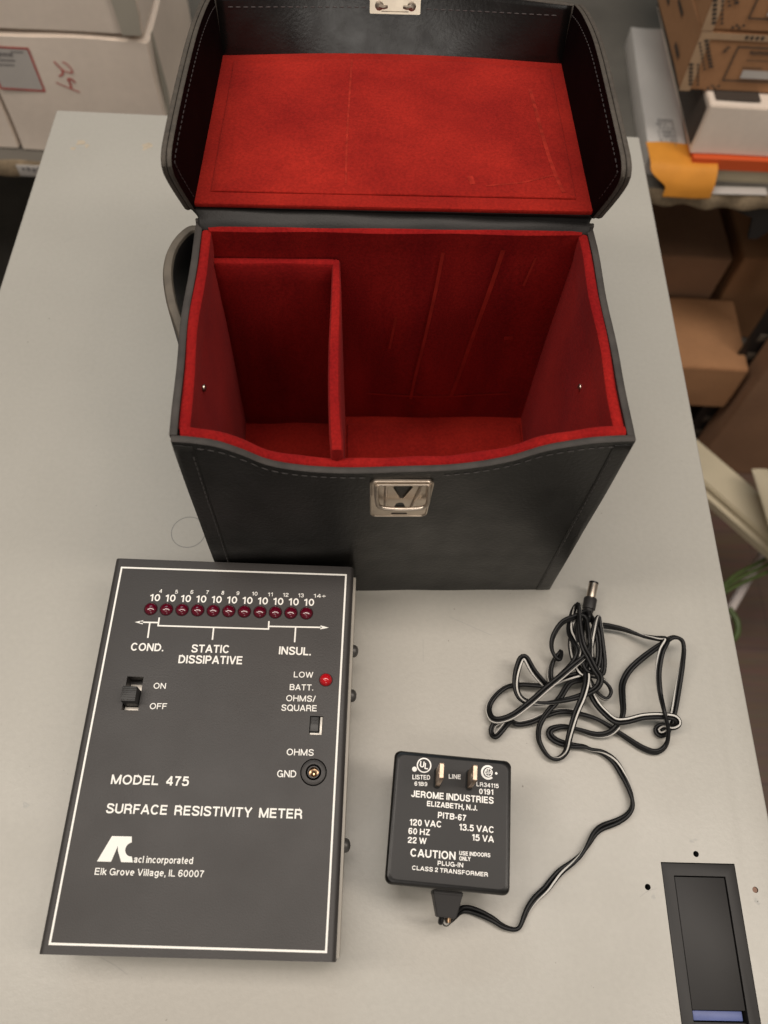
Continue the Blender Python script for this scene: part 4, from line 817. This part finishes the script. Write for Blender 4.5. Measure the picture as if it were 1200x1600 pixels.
b = bmesh.new(); box(b, -2, 233, 0, 234, 0, 1.9, bev=.4); finish('back_cover', b, 'grey_board', bk)
of = bt('orange_folder', 'orange folder beneath the flat white box', 'folder', 330, 733, -224)
b = bmesh.new(); prism(b, [(3, 9), (12, 2), (240, 2), (240, 15), (3, 15)], lambda x, z, d: (x + 1.5 + .02 * d, d, z), 0, 240); finish('folder_cover', b, 'orange', of, smooth=0)
pp = bt('paper_stack', 'white printed papers lying between the cabinet and the brown cartons', 'papers', 291, 745, -226)
b = bmesh.new(); slab(b, lambda u, v: (8 * v + 42 * u, 225 * v, 10 + .8 * math.sin(u * 4 + v * 9)), lambda u, v: (8 * v + 42 * u, 225 * v, -16), 8, 20, (0, 0, 0), .05); ps_ = finish('paper_sheets', b, 'paper', pp)
b = bmesh.new()
for r_ in range(9):
    for q in range(7):
        if random.random() < .8: flat(b, [(14 + r_ * 2.2 + .02 * 30, 14 + q * 6.5), (15.2 + r_ * 2.2, 14 + q * 6.5), (15.2 + r_ * 2.2, 18.5 + q * 6.5), (14 + r_ * 2.2, 18.5 + q * 6.5)], place=lambda x, y: (x, y, 11.2))
finish('fine_print', b, 'ink_grey', ps_, smooth=0)
yt = bt('yellow_envelope', 'orange yellow paper envelope hanging over the shelf edge', 'envelope', 290, 724, -216)
b = bmesh.new()
pth = catmull([(0, 40, .5), (0, 14, 2.0), (0, 3, 1), (0, -4, -6), (0, -9, -15), (0, -11, -27)], 2)
def yA(u, v):
    k = v * (len(pth) - 1); i = min(int(k), len(pth) - 2); p = pth[i].lerp(pth[i + 1], k - i)
    x0 = 0 if v < .6 else 20 * min(1, (v - .6) / .22) ** 1.2
    return (x0 + (72 - x0) * u, p.y + .9 * math.sin(u * 5 + v * 3), p.z + .7 * math.sin(u * 6))
slab(b, yA, lambda u, v: (yA(u, v)[0], yA(u, v)[1] + .4, yA(u, v)[2] - .7), 24, 24, (0, 0, 0), .1); finish('envelope_sheet', b, 'yellow', yt)
tc_ = tag(finish('torn_paper', (lambda b: (box(b, 0, 64, 0, 11, 0, 1.6, bev=.4), b)[1])(bmesh.new()), 'paper', loc=tw(362, 719, -242.4), rz=TY + .03), 'torn white paper strip lying on the worn shelf edge', 'paper')

# --- lower right clutter
carton('cardboard_box', 'small brown cardboard box in front on the lower shelf', 338, 517, 690, 815, -590, -503, 'brown')
carton('cardboard_box', 'brown cardboard box at the back of the lower shelf, shade put into its colour', 300, 487, 822, 1060, -590, -432, 'brown_dull')  # shade under the shelf is put into the duller card colour
carton('cardboard_box', 'brown cardboard box behind the black rack post on the lower shelf', 502, 720, 822, 1060, -590, -430, 'brown')
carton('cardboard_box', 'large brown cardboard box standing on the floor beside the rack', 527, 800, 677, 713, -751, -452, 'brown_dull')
# cream board leaning, white tube, green cable, printed bag
bb = bt('cream_board', 'long cream painted board slanting down beside the cabinet', 'board', 0, 0, 0)
b = bmesh.new()
A_, B_ = Vector((395, 575, -510)), Vector((560, 398, -520)); d = (B_ - A_); L_ = d.length; d.normalize(); sd = Vector((d.y, -d.x, 0)).normalized() * -1
t = bmesh.new(); bmesh.ops.create_cube(t, size=1); bmesh.ops.scale(t, vec=(L_, 44, 18), verts=t.verts); bmesh.ops.bevel(t, geom=list(t.edges), offset=2, segments=2, affect='EDGES')
rot = Matrix((d, Vector((-d.y, d.x, 0)).normalized(), Vector((0, 0, 1)))).transposed().to_4x4()
merge(b, t, 0, Matrix.Translation((A_ + B_) / 2) @ rot); finish('board_plank', b, 'cream', bb)
b = bmesh.new(); t = bmesh.new(); bmesh.ops.create_cube(t, size=1); bmesh.ops.scale(t, vec=(L_, 7, 12), verts=t.verts); merge(b, t, 0, Matrix.Translation((A_ + B_) / 2 + Vector((-d.y, d.x, 0)) * -27 + Vector((0, 0, -6))) @ rot); finish('board_lip', b, 'cream', bb)
tag(finish('white_tube', (lambda b: (tube(b, [(470, 372, -606), (500, 415, -602), (540, 472, -598)], 6, 14), b)[1])(bmesh.new()), 'tubew', loc=tw(0, 0, 0), rz=TY), 'white plastic tube on the floor under the green cable', 'tube')
bg_ = bmesh.new()
for off in (0, 7, 13):
    tube(bg_, catmull([(430, 372 + off * .3, -548), (458, 388 + off, -546), (490, 404 + off * 1.2, -548), (540, 424 + off * 1.5, -552), (600, 430 + off, -560)], 6), 2.4, 8)
tube(bg_, catmull([(430, 372, -548), (420, 352, -556), (430, 322, -560), (452, 326, -558), (458, 345, -556), (449, 362, -552)], 4), 4, 8)
tag(finish('green_cable', bg_, 'green', loc=tw(0, 0, 0), rz=TY), 'bundle of thin green cable crossing beside the cabinet', 'cable')
pb = bt('printed_bag', 'cream bag with teal print at the right picture edge', 'bag', 496, 462, -470)
b = bmesh.new()
slab(b, lambda u, v: (-26 + 90 * u + 8 * (1 - v), -60 + 110 * v, 18 * math.sin(math.pi * u) * math.sin(math.pi * v) + 2 * math.sin(u * 12)), lambda u, v: (-26 + 90 * u + 8 * (1 - v), -60 + 110 * v, -8 * math.sin(math.pi * u) * math.sin(math.pi * v) - 1), 20, 20, (0, 0, 0), .2); bgb = finish('bag_cloth', b, 'cream', pb)
b = bmesh.new()
for k in range(16):
    u, v = random.uniform(.1, .6), random.uniform(.1, .8); x = -26 + 90 * u + 8 * (1 - v); y = -60 + 110 * v; z = 18 * math.sin(math.pi * u) * math.sin(math.pi * v) + 2 * math.sin(u * 12) + .8
    rr2 = random.uniform(1.5, 3.5); flat(b, [(x + rr2 * math.cos(q) * (1 + .3 * math.sin(3 * q)), y + 1.3 * rr2 * math.sin(q)) for q in [i * .7 for i in range(9)]], z)
finish('bag_print', b, 'teal', bgb, smooth=0)
bpy.context.view_layer.update()
